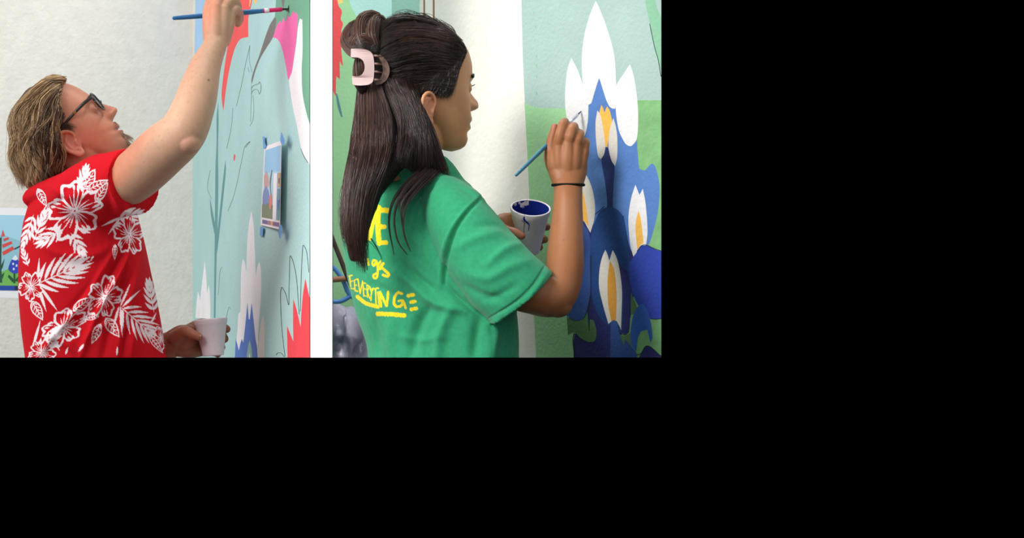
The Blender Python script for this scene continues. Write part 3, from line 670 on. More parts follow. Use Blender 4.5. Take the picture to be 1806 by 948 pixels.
v = folds(v, f, [(l, a*2.0, w_) for l, a, w_ in [
    ([(226, 392), (205, 436), (175, 488), (140, 540), (100, 590), (70, 628)], .007, 6), ([(232, 400), (214, 450), (190, 498), (158, 548), (122, 596)], -.006, 6),
    ([(240, 396), (226, 440), (205, 486), (182, 530), (160, 580), (142, 630)], .007, 6), ([(212, 420), (190, 470), (150, 520), (110, 560)], -.005, 7),
    ([(246, 402), (236, 450), (214, 510), (196, 570), (182, 632)], -.006, 7), ([(250, 420), (240, 470), (226, 530), (214, 590), (206, 640)], .005, 8),
    ([(60, 420), (90, 440), (130, 452), (170, 448), (200, 430)], .0035, 9), ([(52, 410), (70, 425), (84, 428)], -.004, 5),
    ([(150, 600), (170, 580), (205, 566)], .003, 6), ([(238, 560), (232, 600), (230, 636)], .004, 7), ([(262, 520), (266, 570), (272, 630)], -.004, 8), ([(225, 560), (218, 600), (214, 640)], -.004, 6),
    ([(200, 290), (190, 330), (196, 370), (215, 395)], -.003, 8), ([(90, 330), (120, 345), (160, 340)], .003, 8), ([(214, 285), (220, 320), (226, 360), (232, 384)], .002, 5),
    ([(120, 320), (110, 350), (80, 372)], -.003, 7), ([(80, 590), (110, 600), (140, 625)], .004, 7), ([(233, 262), (237, 320), (241, 380)], .0022, 5)]])
v = relax(v, f, 2, .5)
n = normals(v, f); fm_ = (n[f].mean(1)[:, 1] < .25)
v, f = split_faces(v, f, fm_)

# the floral print, laid out on the cloth as flat shapes
PRN = []                                                     # (outline, white?)
def pet(c, ang, L, wd, white=True, curve=0.0, base=0.0):
    t = np.linspace(0, 1, 9); prof = np.sin(np.pi*t**.8)**.9*(1-.15*t)
    d = np.array([math.cos(ang), math.sin(ang)]); s = np.array([-d[1], d[0]])
    mid = np.array(c)+d*((base+t*(L-base))[:, None])+s*(curve*L*t**2)[:, None]
    return np.vstack([mid+s*(prof*wd)[:, None], (mid-s*(prof*wd)[:, None])[::-1]]), white
def leaf(c, ang, L, wd, curve=0.0): PRN.append(pet(c, ang, L, wd, True, curve))
def hib(c, R, rot=0.0, sq=1.0, sk=0.0):
    c = np.array(c, float)
    def tr(a):
        a = np.asarray(a)-c; return np.stack([a[:, 0]*sq+a[:, 1]*sk, a[:, 1]], 1)+c
    for k in range(5):
        a = rot+k*2*math.pi/5; rk = R*(1, .92, 1.05, .95, 1.02)[k]
        t = np.linspace(0, 2*math.pi, 40); d = np.array([math.cos(a), math.sin(a)]); s = np.array([-d[1], d[0]])
        def petal(k0, off, ruff, side=0.0):
            rad = 1+ruff*np.sin(t*6+k)*(1-np.cos(t))/2
            return c+d*((off+rk*.5*k0*(1-np.cos(t))*rad)[:, None])+s*((side+rk*.44*k0*np.sin(t)*(1-.42*np.cos(t))*rad*.86)[:, None])
        PRN.append((tr(petal(1.0, R*.03, .07)), True)); PRN.append((tr(petal(.80, R*.11, .11, R*.02)), False))
        for j, (o, l) in enumerate(((-.22, .62), (.06, .78), (.3, .55))):
            p, w_ = pet(c, a+o, rk*l, R*.022, True, .06, R*.10); PRN.append((tr(p), w_))
        for o, l in ((.24, .34), (.36, .26), (.1, .22)):          # white strokes running in from the rim on one side
            e = c+d*rk*(.96-.3*o)+s*rk*o; p, w_ = pet(e, a+math.pi+o*.3, rk*l, R*.05, True); PRN.append((tr(p), w_))
    p, w_ = pet(c, rot-.9, R*.8, R*.025); PRN.append((tr(p), w_))
def frond(c, ang, L, n, wl, wd, curl=.25, a0=.9, squash=1.0):
    c = np.array(c, float); d = np.array([math.cos(ang), math.sin(ang)]); s = np.array([-d[1], d[0]])
    p, w_ = pet(c, ang, L, 1.1); PRN.append((p, w_))
    for k in range(n):
        t = (k+.6)/n
        for sg in (1, -1):
            q0 = c+d*L*t; a = ang+sg*(a0*(1-t*.72)); l = wl*(1-.45*abs(t-.45)*1.6)
            PRN.append(pet(q0, a, l*(1 if sg > 0 else squash), wd, True, sg*curl*-.5))
def vleaf(c, ang, L, wd):                                   # broad leaf: white outline, red inside, white veins
    p, _ = pet(c, ang, L, wd); PRN.append((p, True)); d = np.array([math.cos(ang), math.sin(ang)])
    p, _ = pet(np.array(c)+d*L*.06, ang, L*.86, wd*.76); PRN.append((p, False))
    for t in (.12, .28, .44, .60):
        for sg in (1, -1): PRN.append(pet(np.array(c)+d*L*t, ang+sg*.75, wd*.95, .9))
    PRN.append(pet(c, ang, L, .9))
hib((132, 372), 50, -.55, 1.0, -.08)
vleaf((147, 334), -1.05, 42, 12); vleaf((152, 336), -.45, 44, 9); vleaf((168, 356), -1.0, 42, 9); leaf((140, 330), -1.5, 26, 3)
frond((114, 402), 2.6, 46, 4, 32, 2.9, .2, .8); frond((124, 408), 1.05, 42, 4, 26, 3.0); leaf((136, 402), .35, 26, 3.2); leaf((108, 400), 3.0, 30, 2.4)
frond((62, 502), -.42, 80, 7, 54, 3.5, .35, 1.05)
leaf((66, 500), -1.5, 46, 2.6); leaf((66, 502), 1.25, 50, 3.2); leaf((70, 504), .95, 54, 3)
hib((54, 505), 27, .4, .8); vleaf((56, 530), 1.05, 40, 10); frond((50, 470), -1.9, 30, 4, 14, 1.8)
vleaf((66, 332), 1.1, 36, 8); vleaf((72, 400), -1.25, 46, 8); frond((58, 428), -1.2, 56, 5, 24, 2.6); frond((60, 376), 1.9, 56, 5, 22, 2.6)
frond((206, 388), -.3, 40, 4, 26, 2.8); leaf((214, 382), 2.7, 40, 2.4); leaf((212, 384), 2.2, 36, 2.2); leaf((222, 372), -.3, 20, 2.6); leaf((216, 380), -.7, 22, 2.4)
frond((196, 312), -.75, 52, 5, 26, 3.0); frond((140, 332), -1.25, 36, 4, 22, 2.6); leaf((200, 306), -.2, 28, 2.4); leaf((222, 296), -1.2, 30, 3)
hib((228, 414), 36, .9, .75); vleaf((203, 430), 1.6, 28, 5)
hib((184, 524), 38, -.15, .8, -.12); vleaf((178, 570), 2.0, 40, 8); vleaf((186, 560), .95, 42, 11)
frond((212, 540), .72, 70, 7, 46, 2.7, .25, 1.0); leaf((212, 540), -1.15, 44, 2.0); leaf((214, 542), -.75, 46, 2.4); leaf((212, 540), 1.5, 56, 2.4); leaf((210, 540), 1.85, 44, 2.2)
hib((112, 578), 34, -.75, 1.1, -.45); vleaf((128, 548), -.6, 44, 10); leaf((84, 586), -.4, 44, 4); leaf((96, 596), 1.2, 24, 3); vleaf((148, 560), -.1, 28, 6)
frond((64, 622), -.75, 50, 4, 28, 3.8); leaf((58, 612), -1.3, 50, 2.6); leaf((148, 606), 2.2, 18, 2.6); leaf((206, 626), -1.5, 16, 2)
frond((272, 552), -1.75, 52, 5, 26, 3.0); leaf((266, 570), -1.1, 22, 2); hib((284, 596), 24, .3, .6); vleaf((262, 590), .9, 42, 6); leaf((115, 625), -1.2, 14, 2); hib((74, 622), 24, .2)
for x, y, a in ((104, 456, -.4), (106, 462, .2), (112, 460, -.5), (152, 462, -.3), (160, 458, -.9)): leaf((x, y), a, 10, 1.4)
q = proj(v); col = np.tile(lin((206, 24, 36)), (len(v), 1)); fac = normals(v, f)[:, 1] < .35
wc, rc = lin((250, 236, 240)), lin((206, 24, 36)); wt = np.zeros(len(v))
for pl, wh in PRN:
    pl = np.asarray(pl)
    k = inside(q, pl); wt[k] = 1.0 if wh else 0.0
col = rc*(1-wt[:, None])+wc*wt[:, None]
man_shirt = make('shirt', v, f, mat('shirt_cotton', (220, 30, 44), .85, .08, (500, .25, .001), attr=True), man, True, col)
# lower body behind the low wall
def trousers(person, cx, D, r, m, y0=690, rr=.10):
    X = P(cx, 630, D)[0]; pr = [tube([(X, D, ZC-.17), (X, D, .76)], [.12, .13], [.085, .11], n=28)]
    for s in (-1, 1): pr.append(tube([(X, D+s*.085, .88), (X-.01, D+s*.09, .48), (X-.02, D+s*.09, .07)], [rr, rr*.78, rr*.62], n=20, ref=(0, 1, .01)))
    v, f = remesh(pr, .008); v = relax(v, f, 6); make('trousers', v, f, m, person)
    for s in (-1, 1):
        a, b = remesh([tube([(X-.09, D+s*.09, .045), (X+.03, D+s*.09, .05), (X+.16, D+s*.09, .035)], [.045, .045, .03], [.04, .046, .036], n=16, ref=(0, 1, 0)), tube([(X-.03, D+s*.09, .05), (X-.03, D+s*.09, .11)], [.045, .045], n=14)], .006)
        a[:, 2] = np.maximum(a[:, 2], .0); make('shoe', relax(a, b, 4), b, mat('shoe_leather', (52, 46, 42), .6, .3), person)
trousers(man, 168, 3.8, .1, mat('khaki_cloth', (150, 132, 104), .85, .15))

# hair
hn = ellD(80, 235, 78, 112, 3.795, .115); hf = ellD(80, 235, 78, 112, 3.795, .115, True)
hull = [pell(92, 178, DM+.01, 22, 30, .07), pell(72, 205, DM+.01, 42, 54, .088), pell(60, 250, DM+.01, 34, 52, .09), pell(74, 292, DM+.01, 34, 34, .082), pell(94, 268, DM+.01, 20, 40, .088), pell(58, 312, DM+.01, 20, 20, .06)]
v, f = remesh(hull, .005); v = relax(v, f, 6)
nn = normals(v, f); v = v+nn*(.0016*noise3(v, 90, 3))[:, None]
make('hair', v, f, mat('hair_mass', (74, 52, 38), .55, .3, (240, .8, .004)), man)
GM = [[(112, 141), (96, 140), (78, 147), (58, 164), (40, 184), (27, 212), (23, 244), (28, 278), (34, 306), (36, 326)],
      [(110, 145), (90, 146), (66, 164), (46, 190), (33, 225), (31, 262), (38, 300), (50, 330)],
      [(108, 150), (90, 158), (68, 182), (52, 214), (45, 250), (48, 290), (58, 318), (70, 330)],
      [(106, 160), (92, 174), (76, 200), (64, 232), (60, 262), (66, 294), (78, 316), (88, 324)],
      [(104, 172), (96, 190), (86, 216), (78, 244), (76, 272), (84, 298), (96, 314), (104, 318)],
      [(103, 186), (100, 206), (96, 230), (92, 252), (94, 276), (102, 298), (112, 310), (118, 306)],
      [(103, 200), (103, 216), (101, 232), (100, 252), (104, 274), (112, 292), (120, 300), (124, 292)]]
GM = [[(x+4*math.sin(y/12+i*.8)*min(1, max(0, (y-160)/40)), y) for x, y in catmull(np.array(g, float), 4)] for i, g in enumerate(GM)]
grp = [sheet([lift(g, hn) for g in GM], 1900, 30, .004, .0035, .009, 70, .0105), sheet([lift(g, hf) for g in GM], 600, 16, .003, .002, -.009, 30, .007)]
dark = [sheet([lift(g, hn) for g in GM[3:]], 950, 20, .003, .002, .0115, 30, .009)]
top = [[P(x, y, DM+dz) for x, y in GM[0]] for dz in (-.07, -.035, 0, .035, .07)]
grp.append(sheet(top, 700, 18, .005, .003, .002))
for k in range(30):                                              # loose locks and curls
    x, y = RNG.uniform(34, 92), RNG.uniform(210, 296); D0 = hn(x, y)-.006
    c = [P(x, y, D0), P(x+RNG.uniform(-6, 8), y+16, D0-.006), P(x+RNG.uniform(-4, 12), y+32, D0-.006), P(x+RNG.uniform(4, 20), y+42, D0)]
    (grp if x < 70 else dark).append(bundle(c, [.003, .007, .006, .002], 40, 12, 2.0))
for x0, y0 in ((84, 142), (92, 139), (76, 147)):                  # curls standing up on the crown
    c = [P(x0-4, y0+4, DM-.02), P(x0-3, y0-4, DM-.02), P(x0+5, y0-6, DM-.02), P(x0+12, y0-1, DM-.025), P(x0+12, y0+8, DM-.03)]
    grp.append(bundle(c, [.004, .003, .003, .003], 26, 12, 1.0))
hair_obj('hair_strand', grp, m_hair, man, (84, 54, 34), (244, 204, 150), .00075)
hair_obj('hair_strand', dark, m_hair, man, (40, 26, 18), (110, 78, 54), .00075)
HS = lambda f_, v_, w_=57: HM(f_, w_, v_)
side = [[HS(-22, 22, 59), HS(-16, 12, 59), HS(-8, 2, 58), HS(-2, -10, 57)], [HS(-30, 30, 59), HS(-22, 14, 60), HS(-16, 4, 59), HS(-9, -8, 58)], [HS(-30, 40, 58), HS(-30, 22, 60), HS(-28, 14, 60), HS(-22, 6, 60)]]
for s in (1, -1):
    mir = (lambda S: [[p if s > 0 else p-2*HM.w*np.dot(p-HM.o, HM.w) for p in g] for g in S])
    hair_obj('sideburn', [sheet(mir(side), 240, 8, .0035, .0006, .000), sheet(mir([[HS(-6, 60, 46), HS(-14, 46, 55), HS(-24, 34, 58)], [HS(2, 34, 54), HS(-12, 24, 58.5), HS(-26, 18, 59.5)], [HS(-4, 20, 58), HS(-16, 16, 59.5), HS(-28, 12, 60)]]), 200, 8, .003, .0005, .000)], m_hair, man, (58, 42, 32), (120, 92, 70), .00035)
goat = [[HM(49, w_, -60), HM(54, w_*1.0, -68), HM(57, w_*.8, -80)] for w_ in (-12, -6, 0, 6, 12)]+[[HM(47, w_, -78), HM(48, w_, -86), HM(52, w_*.7, -94)] for w_ in (14, 0, -14)]
hair_obj('goatee', [sheet(goat, 120, 8, .0036, .0006, .000), sheet([[HM(52, w_, -35), HM(54, w_*1.2, -38), HM(53, w_*1.5, -44)] for w_ in (-18, -8, 0, 8, 18)], 70, 6, .0015, 0, 0)], m_hair, man, (120, 96, 74), (206, 178, 146), .00032)
for s in (1, -1):
    hair_obj('eyebrow', [sheet([[HM(53.5, s*9, 17), HM(52, s*24, 22), HM(44, s*42, 17)], [HM(53.5, s*9, 21), HM(52, s*24, 25), HM(45, s*40, 20)]], 130, 7, .0015, .0004, 0)], m_hair, man, (80, 58, 44), (120, 92, 70), .0005)

# glasses
gl = empty('eyeglasses', HM(55, 0, 4), 'dark-framed tortoiseshell eyeglasses on the face of the man in red', 'glasses')
m_gf = mat('glasses_frame', (36, 28, 26), .25, .5); m_gl = mat('lens_glass', (190, 205, 215), .05, .5, alpha=.22)
def rr(s):
    o = []
    for k in range(28):
        a = 2*math.pi*k/28; c, d = math.cos(a), math.sin(a)
        o.append((s*(36+25*np.sign(c)*abs(c)**.7), 6+16.5*np.sign(d)*abs(d)**.75))
    return o
for s in (1, -1):
    L = rr(s); ring = [HM(56-.0012*(w_*w_)+ .06*v_, w_, v_) for w_, v_ in L]
    a, b = tube(ring+[ring[0]], [.0022]*29, ref=HM.f, n=8, sub=2, caps=False); make('rim', a, b, m_gf, gl)
    c = HM(56-.0012*36*36, s*36, 6); make('lens', np.vstack([ring, [c]]), [(i, (i+1) % 28, 28) for i in range(28)], m_gl, gl)
    a, b = tube([HM(50, s*61, 14), HM(30, s*63, 14), HM(0, s*63, 11), HM(-22, s*62, 7), HM(-34, s*59, -2)], [.0035, .0038, .003, .0026, .0022], [.0016]*5, n=10, ref=HM.w); make('temple_arm', a, b, m_gf, gl)
    a, b = ellipsoid(HM(12, s*64, 12.4), .0042, .0022, .0042); make('hinge_inlay', a, b, mat('amber_inlay', (150, 92, 44), .3, .5), gl)
a, b = tube([HM(56.5, 12, 9), HM(59, 0, 11), HM(56.5, -12, 9)], [.002]*3, n=8, ref=HM.u); make('bridge', a, b, m_gf, gl)

# brush and cup of the man
def brush(name, a, b, label, bodyc, tipc, r=.0042, wet=None, split=(.66, .80)):
    a, b = np.array(a), np.array(b); e = empty(name, a, label, 'paintbrush', None); pt = lambda t: a+(b-a)*t
    v, f = tube([pt(0), pt(.12), pt(split[0]*.75), pt(split[0])], [r*.75, r*.95, r*1.15, r*.9], n=14, ref=(.1, .3, 1)); make('handle', v, f, bodyc, e)
    v, f = tube([pt(split[0]), pt((split[0]+split[1])/2), pt(split[1])], [r*.95, r*.9, r*.95], n=14, ref=(.1, .3, 1)); make('ferrule', v, f, wet or mat('ferrule_metal', (200, 200, 204), .3, .5, metal=.9), e)
    for t in (.25, .45): 
        c = split[0]+(split[1]-split[0])*t*.5; v, f = tube([pt(c), pt(c+.006)], [r*1.06]*2, n=12, ref=(.1, .3, 1)); make('ferrule_ring', v, f, mat('ring_metal', (225, 225, 228), .3, .5), e)
    v, f = tube([pt(split[1]), pt(.93), pt(1.0)], [r*.9, r*.75, r*.2], [r*.9, r*.6, r*.2], n=12, ref=(.1, .3, 1)); make('bristles', v, f, tipc, e)
    return e
m_bh = mat('blue_lacquer', (28, 104, 160), .3, .5)
brush('paintbrush', P(307, 32, 3.625), P(509, 15.5, 3.682), 'long blue paintbrush with a pink ferrule in the raised hand of the man', m_bh, mat('dark_wet_bristles', (30, 34, 32), .4, .4), .0052, mat('pink_wet_ferrule', (206, 40, 104), .4, .4), (.775, .93))

def cup(name, top, bot, rt, rb, label, inner, scale_w=.0022, fill=.25):
    top, bot = np.array(top), np.array(bot); e = empty(name, bot, label, 'cup'); ax = unit(top-bot); h = np.linalg.norm(top-bot)
    x = unit(np.cross(ax, (0, 1, .2))); y = np.cross(x, ax); n = 48; th = np.linspace(0, 2*math.pi, n, endpoint=False)
    ringp = lambda r, z: bot+ax*z+r*(np.cos(th)[:, None]*x+np.sin(th)[:, None]*y)
    def lathe(nm, prof, m, cap0=False, cap1=False):
        V = np.vstack([ringp(r, z*h) for r, z in prof]); k = len(prof); f = []
        for i in range(k-1):
            for j in range(n): f.append((i*n+j, i*n+(j+1) % n, (i+1)*n+(j+1) % n, (i+1)*n+j))
        if cap0: f.append(tuple(range(n))[::-1])
        if cap1: f.append(tuple(range((k-1)*n, k*n)))
        return make(nm, V, f, m, e)
    R = lambda z: rb+(rt-rb)*z
    t = scale_w
    lathe('foam_shell', [(rb*.9, .0), (R(0), .004), (R(.03), .03), (R(.84), .835), (R(.845)+.0006, .845), (R(.87)+.0012, .862), (R(.97)+.0016, .97), (R(1)+.0014, .99), (R(1)+.0004, 1.0), (R(1)-t*.7, .998), (R(1)-t, .985)], mat('white_foam', (236, 226, 232), .55, .3, (300, .3, .001), noise=(150, .03)), True)
    lathe('paint_lining', [(R(1)-t, .985), (R(.9)-t, .9), (R(.6)-t, .6), (R(fill)-t, fill)], inner, False, True)
    return e, ringp, R, ax, h
m_dkp = mat('dark_paint', (36, 48, 46), .3, .5)
cupm, *_ = cup('paint_cup', P(371, 562, 3.868), P(376.5, 627, 3.868), 29.2*3.868/F, 18.5*3.868/F, 'white foam cup held low in the left hand of the man in red', m_dkp)

# ------------------------------------------------------------------ the woman
DW = 3.125
wom = empty('person', P(775, 632, DW)*np.array([1, 1, 0]), 'woman with long dark brown hair in a green T-shirt painting a petal', 'person')
yw = math.radians(20)
HW_ = HeadFrame(P(769, 161, DW), (math.cos(yw), math.sin(yw), 0.0), (.0, 0, 1), U*.965)
NOw = [(40, 0), (22, 0), (14, 3), (0, 12), (-8, 19.5), (-13, 24), (-20, 25), (-25, 18), (-28.5, 6), (-32, 0), (-60, 0)]
LIw = [(-20, 0), (-30, 0), (-36, 4), (-42, 7.5), (-46, 5.5), (-48, 1.5), (-51, 5), (-55, 6), (-60, 2), (-66, -1), (-72, 0), (-90, 0)]
FFw = [(98, -25), (94, 0), (88, 18), (80, 30), (70, 39), (55, 47), (34, 51.5), (22, 51.5), (10, 48.5), (0, 46.5), (-10, 45.5), (-20, 46), (-30, 49), (-38, 50), (-46, 48.5), (-54, 48.5), (-62, 46), (-72, 48), (-80, 46), (-86, 39), (-90, 26)]
parts = [head_loft(HW_, FFw, FBm, HWm, FMm, NOw, LIw, 6.5, 2.5), eyelids(HW_, 1), eyelids(HW_, -1)]
parts += ear(HW_, -37, -37, 1, 53, .9)+ear(HW_, -31, -26, -1, 53)
parts.append(ptube([(742, 225, DW), (732, 262, DW), (722, 300, DW-.01), (715, 345, DW)], [44, 45, 44, 40], [.05, .05, .05, .045]))
parts.append(ptube([(735, 360, DW), (755, 430, DW), (772, 540, DW), (779, 700, DW)], [50, 78, 88, 90], [.05, .075, .085, .09]))
# right arm: elbow low, forearm up to the wall
parts.append(ptube([(806, 395, 3.00), (850, 445, 2.97), (905, 497, 2.945), (944, 517, 2.94), (972, 524, 2.945), (988, 512, 2.955), (995, 480, 2.975), (997, 450, 3.0), (999, 412, 3.035), (1001, 372, 3.075), (1002, 342, 3.10), (1002, 322, 3.115)],
                   [50, 50, 44, 38, 35, 33, 33, 32.5, 29.5, 26.5, 25, 25.5], [.045, .045, .042, .04, .037, .036, .036, .035, .031, .025, .021, .021], n=64))
parts.append(pell(984, 536, 2.95, 26, 24, .032))
parts.append(ptube([(1002, 330, 3.112), (1001, 300, 3.125), (1000, 275, 3.13)], [25.5, 35, 36], [.02, .022, .02], n=24))
for a, b, r0, r1 in (((992, 315, 3.12), (985, 260, 3.118), 13, 11.5), ((1000, 315, 3.115), (1002, 254, 3.112), 13, 12), ((1008, 315, 3.118), (1016, 258, 3.114), 13, 11.5), ((1015, 315, 3.125), (1029, 268, 3.122), 12, 10.5)):
    parts.append(ptube([a, ((a[0]+b[0])/2, (a[1]+b[1])/2, (a[2]+b[2])/2-.004), b], [r0, r0*1.05, r1], [.012, .0125, .0145]))
parts.append(pell(1001, 287, 3.121, 36, 38, .0175))
fg = [([(984, 262, 3.119), (988, 240, 3.108), (993, 221, 3.112), (996, 216, 3.135), (992, 226, 3.165)], [11, 10, 9.4, 8.4, 7]),
      ([(1002, 256, 3.113), (1006, 240, 3.104), (1010, 227, 3.11), (1012, 224, 3.134), (1006, 234, 3.163)], [11, 10, 9.2, 8.4, 7]),
      ([(1016, 260, 3.115), (1019, 247, 3.107), (1022, 238, 3.114), (1022, 236, 3.137), (1014, 246, 3.16)], [10.5, 9.6, 8.8, 8, 6.6]),
      ([(1029, 270, 3.122), (1031, 258, 3.117), (1033, 251, 3.124), (1031, 251, 3.142), (1023, 258, 3.16)], [9.5, 8.6, 7.8, 7, 6])]
for p, r in fg: parts.append(finger(p, r))
parts.append(finger([(984, 306, 3.13), (972, 280, 3.145), (973, 252, 3.15), (976, 236, 3.15), (978, 224, 3.148)], [15, 13, 10.5, 8.2, 6.6]))
# left arm, on the far side, holding the cup
parts.append(ptube([(690, 400, 3.24), (720, 500, 3.28), (770, 560, 3.26), (840, 470, 3.225), (880, 415, 3.21)], [42, 40, 36, 30, 24], [.042, .04, .036, .03, .024], n=24))
parts.append(ptube([(876, 420, 3.21), (892, 400, 3.21), (903, 394, 3.225)], [24, 26, 18], [.02, .02, .016]))
fl_ = [([(892, 386, 3.215), (906, 384, 3.245), (930, 392, 3.262), (955, 396, 3.25), (964, 400, 3.232)], [11, 9.5, 9, 8.4, 7]),
       ([(892, 398, 3.22), (908, 404, 3.25), (930, 414, 3.262), (952, 419, 3.246), (960, 422, 3.228)], [11, 9.5, 9, 8.2, 7]),
       ([(894, 410, 3.225), (910, 420, 3.25), (930, 430, 3.258), (945, 434, 3.244), (952, 436, 3.23)], [10, 9, 8.5, 7.5, 6.2])]
for p, r in fl_: parts.append(finger(p, r))
parts.append(finger([(884, 404, 3.19), (896, 408, 3.165), (908, 410, 3.152), (920, 416, 3.146)], [11, 9.6, 8.4, 6.8]))
scalp = parts[0][0]
v, f = remesh(parts, .0021); v = relax(v, f, 14, .5)
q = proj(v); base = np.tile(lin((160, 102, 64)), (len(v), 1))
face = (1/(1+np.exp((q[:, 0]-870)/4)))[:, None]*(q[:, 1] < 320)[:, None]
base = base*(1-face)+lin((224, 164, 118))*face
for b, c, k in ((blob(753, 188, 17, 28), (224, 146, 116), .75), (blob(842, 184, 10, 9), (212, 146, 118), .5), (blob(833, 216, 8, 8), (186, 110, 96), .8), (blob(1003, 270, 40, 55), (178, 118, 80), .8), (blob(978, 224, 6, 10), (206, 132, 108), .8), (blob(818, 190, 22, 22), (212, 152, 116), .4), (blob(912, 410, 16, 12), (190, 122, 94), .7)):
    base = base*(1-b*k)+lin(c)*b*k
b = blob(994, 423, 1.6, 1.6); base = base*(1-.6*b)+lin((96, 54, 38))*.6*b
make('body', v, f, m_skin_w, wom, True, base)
for s in (1, -1): eyeball(HW_, s, (74, 62, 44), wom)
HB = lambda w_: [HW_(51.5, w_*10, 16), HW_(50, w_*26, 21), HW_(40, w_*44, 16)]
for s in (1, -1):
    hair_obj('eyebrow', [sheet([HB(s), [p+HW_.u*.0045 for p in HB(s)]], 240, 8, .0009, .0003, .0)], m_hair, wom, (24, 16, 13), (44, 30, 24), .0005)
    hair_obj('eyelash', [sheet([[HW_(46+2*math.cos(t), s*25+11*math.sin(t), 6.5), HW_(49, s*25+12*math.sin(t), 7.5), HW_(50.5, s*25+12.5*math.sin(t), 9)] for t in (-1, -.5, 0, .5, 1)], 26, 6, .0003, 0, 0)], m_hair, wom, (18, 12, 10), (30, 22, 18), .0003)

# T-shirt
def shirt_w():
    T = [(700, 650, 908, .125), (632, 650, 908, .125), (600, 648, 908, .125), (565, 641, 905, .128), (520, 626, 896, .132), (480, 615, 885, .135), (440, 607, 870, .136), (400, 603, 856, .135), (360, 610, 842, .125), (334, 625, 826, .105), (314, 648, 800, .085), (298, 668, 762, .066)]
    tr = ptube([((a+b)/2, y, DW) for y, a, b, d in T], [(b-a)/2 for y, a, b, d in T], [d for *_, d in T], n=52, expo=2.35, capk=(.2, .25))
    tr = (tr[0]-np.array([0, 1, 0])*(.62*np.clip(tr[0][:, 0:1]-P(760, 632, DW)[0], -.14, .09)), tr[1])
    s1 = ptube([(778, 352, 3.05), (808, 392, 3.02), (845, 444, 2.985), (885, 491, 2.955), (912, 517, 2.945), (920, 526, 2.945)], [44, 59, 66, 69, 70, 70.5], [.06, .075, .076, .07, .066, .065], n=44, capk=(.4, .02))
    sh = ptube([(740, 318, 3.09), (790, 336, 3.05), (832, 358, 3.02), (850, 380, 3.0)], [26, 26, 22, 16], [.055, .055, .05, .045], n=24)
    far = ptube([(655, 345, 3.20), (650, 400, 3.25), (690, 470, 3.275), (715, 510, 3.275)], [38, 48, 52, 50], [.05, .055, .055, .05], n=24)
    co = ptube([(660, 322, 3.11), (680, 304, 3.08), (706, 297, 3.06), (736, 299, 3.055), (764, 312, 3.065), (776, 324, 3.08)], [8, 10, 11, 10, 9, 7], [.03, .04, .042, .04, .035, .02], n=20)
    return [tr, s1, sh, far, co]
v, f = remesh(shirt_w(), .0027); v = relax(v, f, 14, .55)
v = folds(v, f, [(l, a*1.5, w_) for l, a, w_ in [
    ([(852, 346), (822, 376), (800, 410), (788, 450), (784, 500)], -.006, 3.5), ([(846, 348), (814, 380), (793, 414), (780, 455), (776, 505)], .003, 5),
    ([(784, 500), (800, 518), (830, 545), (866, 572)], -.006, 5), ([(700, 480), (730, 500), (760, 530), (790, 540), (830, 548)], .006, 9), ([(700, 455), (735, 490), (770, 515)], -.005, 8),
    ([(760, 540), (740, 570), (728, 610), (722, 640)], -.007, 10), ([(800, 540), (780, 580), (770, 640)], .006, 10), ([(845, 560), (838, 600), (836, 640)], -.006, 10), ([(880, 560), (872, 600), (868, 640)], .005, 9),
    ([(690, 560), (690, 600), (694, 640)], .004, 10), ([(660, 560), (664, 600), (666, 640)], -.004, 8),
    ([(855, 470), (890, 440), (920, 430)], .003, 8), ([(820, 480), (860, 490), (900, 470), (935, 460)], .003, 9), ([(800, 440), (840, 420), (880, 410)], .003, 9), ([(812, 500), (850, 520), (890, 530)], -.003, 8),
    ([(790, 320), (770, 336), (750, 340)], .002, 6), ([(775, 325), (735, 345), (700, 350)], -.0025, 8), ([(700, 400), (740, 430), (770, 480)], .0025, 10), ([(640, 480), (655, 520), (664, 560)], .002, 8),
    ([(961, 470), (940, 503), (910, 532), (862, 562)], -.0022, 2.2), ([(968, 476), (946, 510), (916, 542), (868, 570)], .0015, 4),
    ([(700, 330), (720, 380), (716, 440)], .003, 12), ([(650, 500), (690, 520), (720, 560)], -.003, 9), ([(830, 400), (870, 396), (910, 412)], -.002, 7), ([(700, 590), (740, 600), (790, 590)], .002, 8), ([(850, 530), (880, 520), (915, 500)], -.002, 7)]])
v = relax(v, f, 2, .5)
n = normals(v, f); v, f = split_faces(v, f, n[f].mean(1)[:, 1] < .25)
q = proj(v); col = np.tile(lin((52, 160, 114)), (len(v), 1)); yel = lin((250, 224, 40)); wt = np.zeros(len(v))
def qz(X, Y): return (600+X/3.95, 340+Y/3.95)
def stroke(pts, wd, rag=.0):
    if pts[0][1] > 560 and max(p[0] for p in pts) < 275 and not rag: wd *= .66
    L = catmull(np.array([qz(*p) for p in pts], float), 4) if len(pts) > 2 else np.array([qz(*p) for p in pts], float)
    d, _ = dist_poly(q, L); wt[d < wd*(1+rag*np.sin(q[:, 0]*1.3+q[:, 1]*.9))] = 1
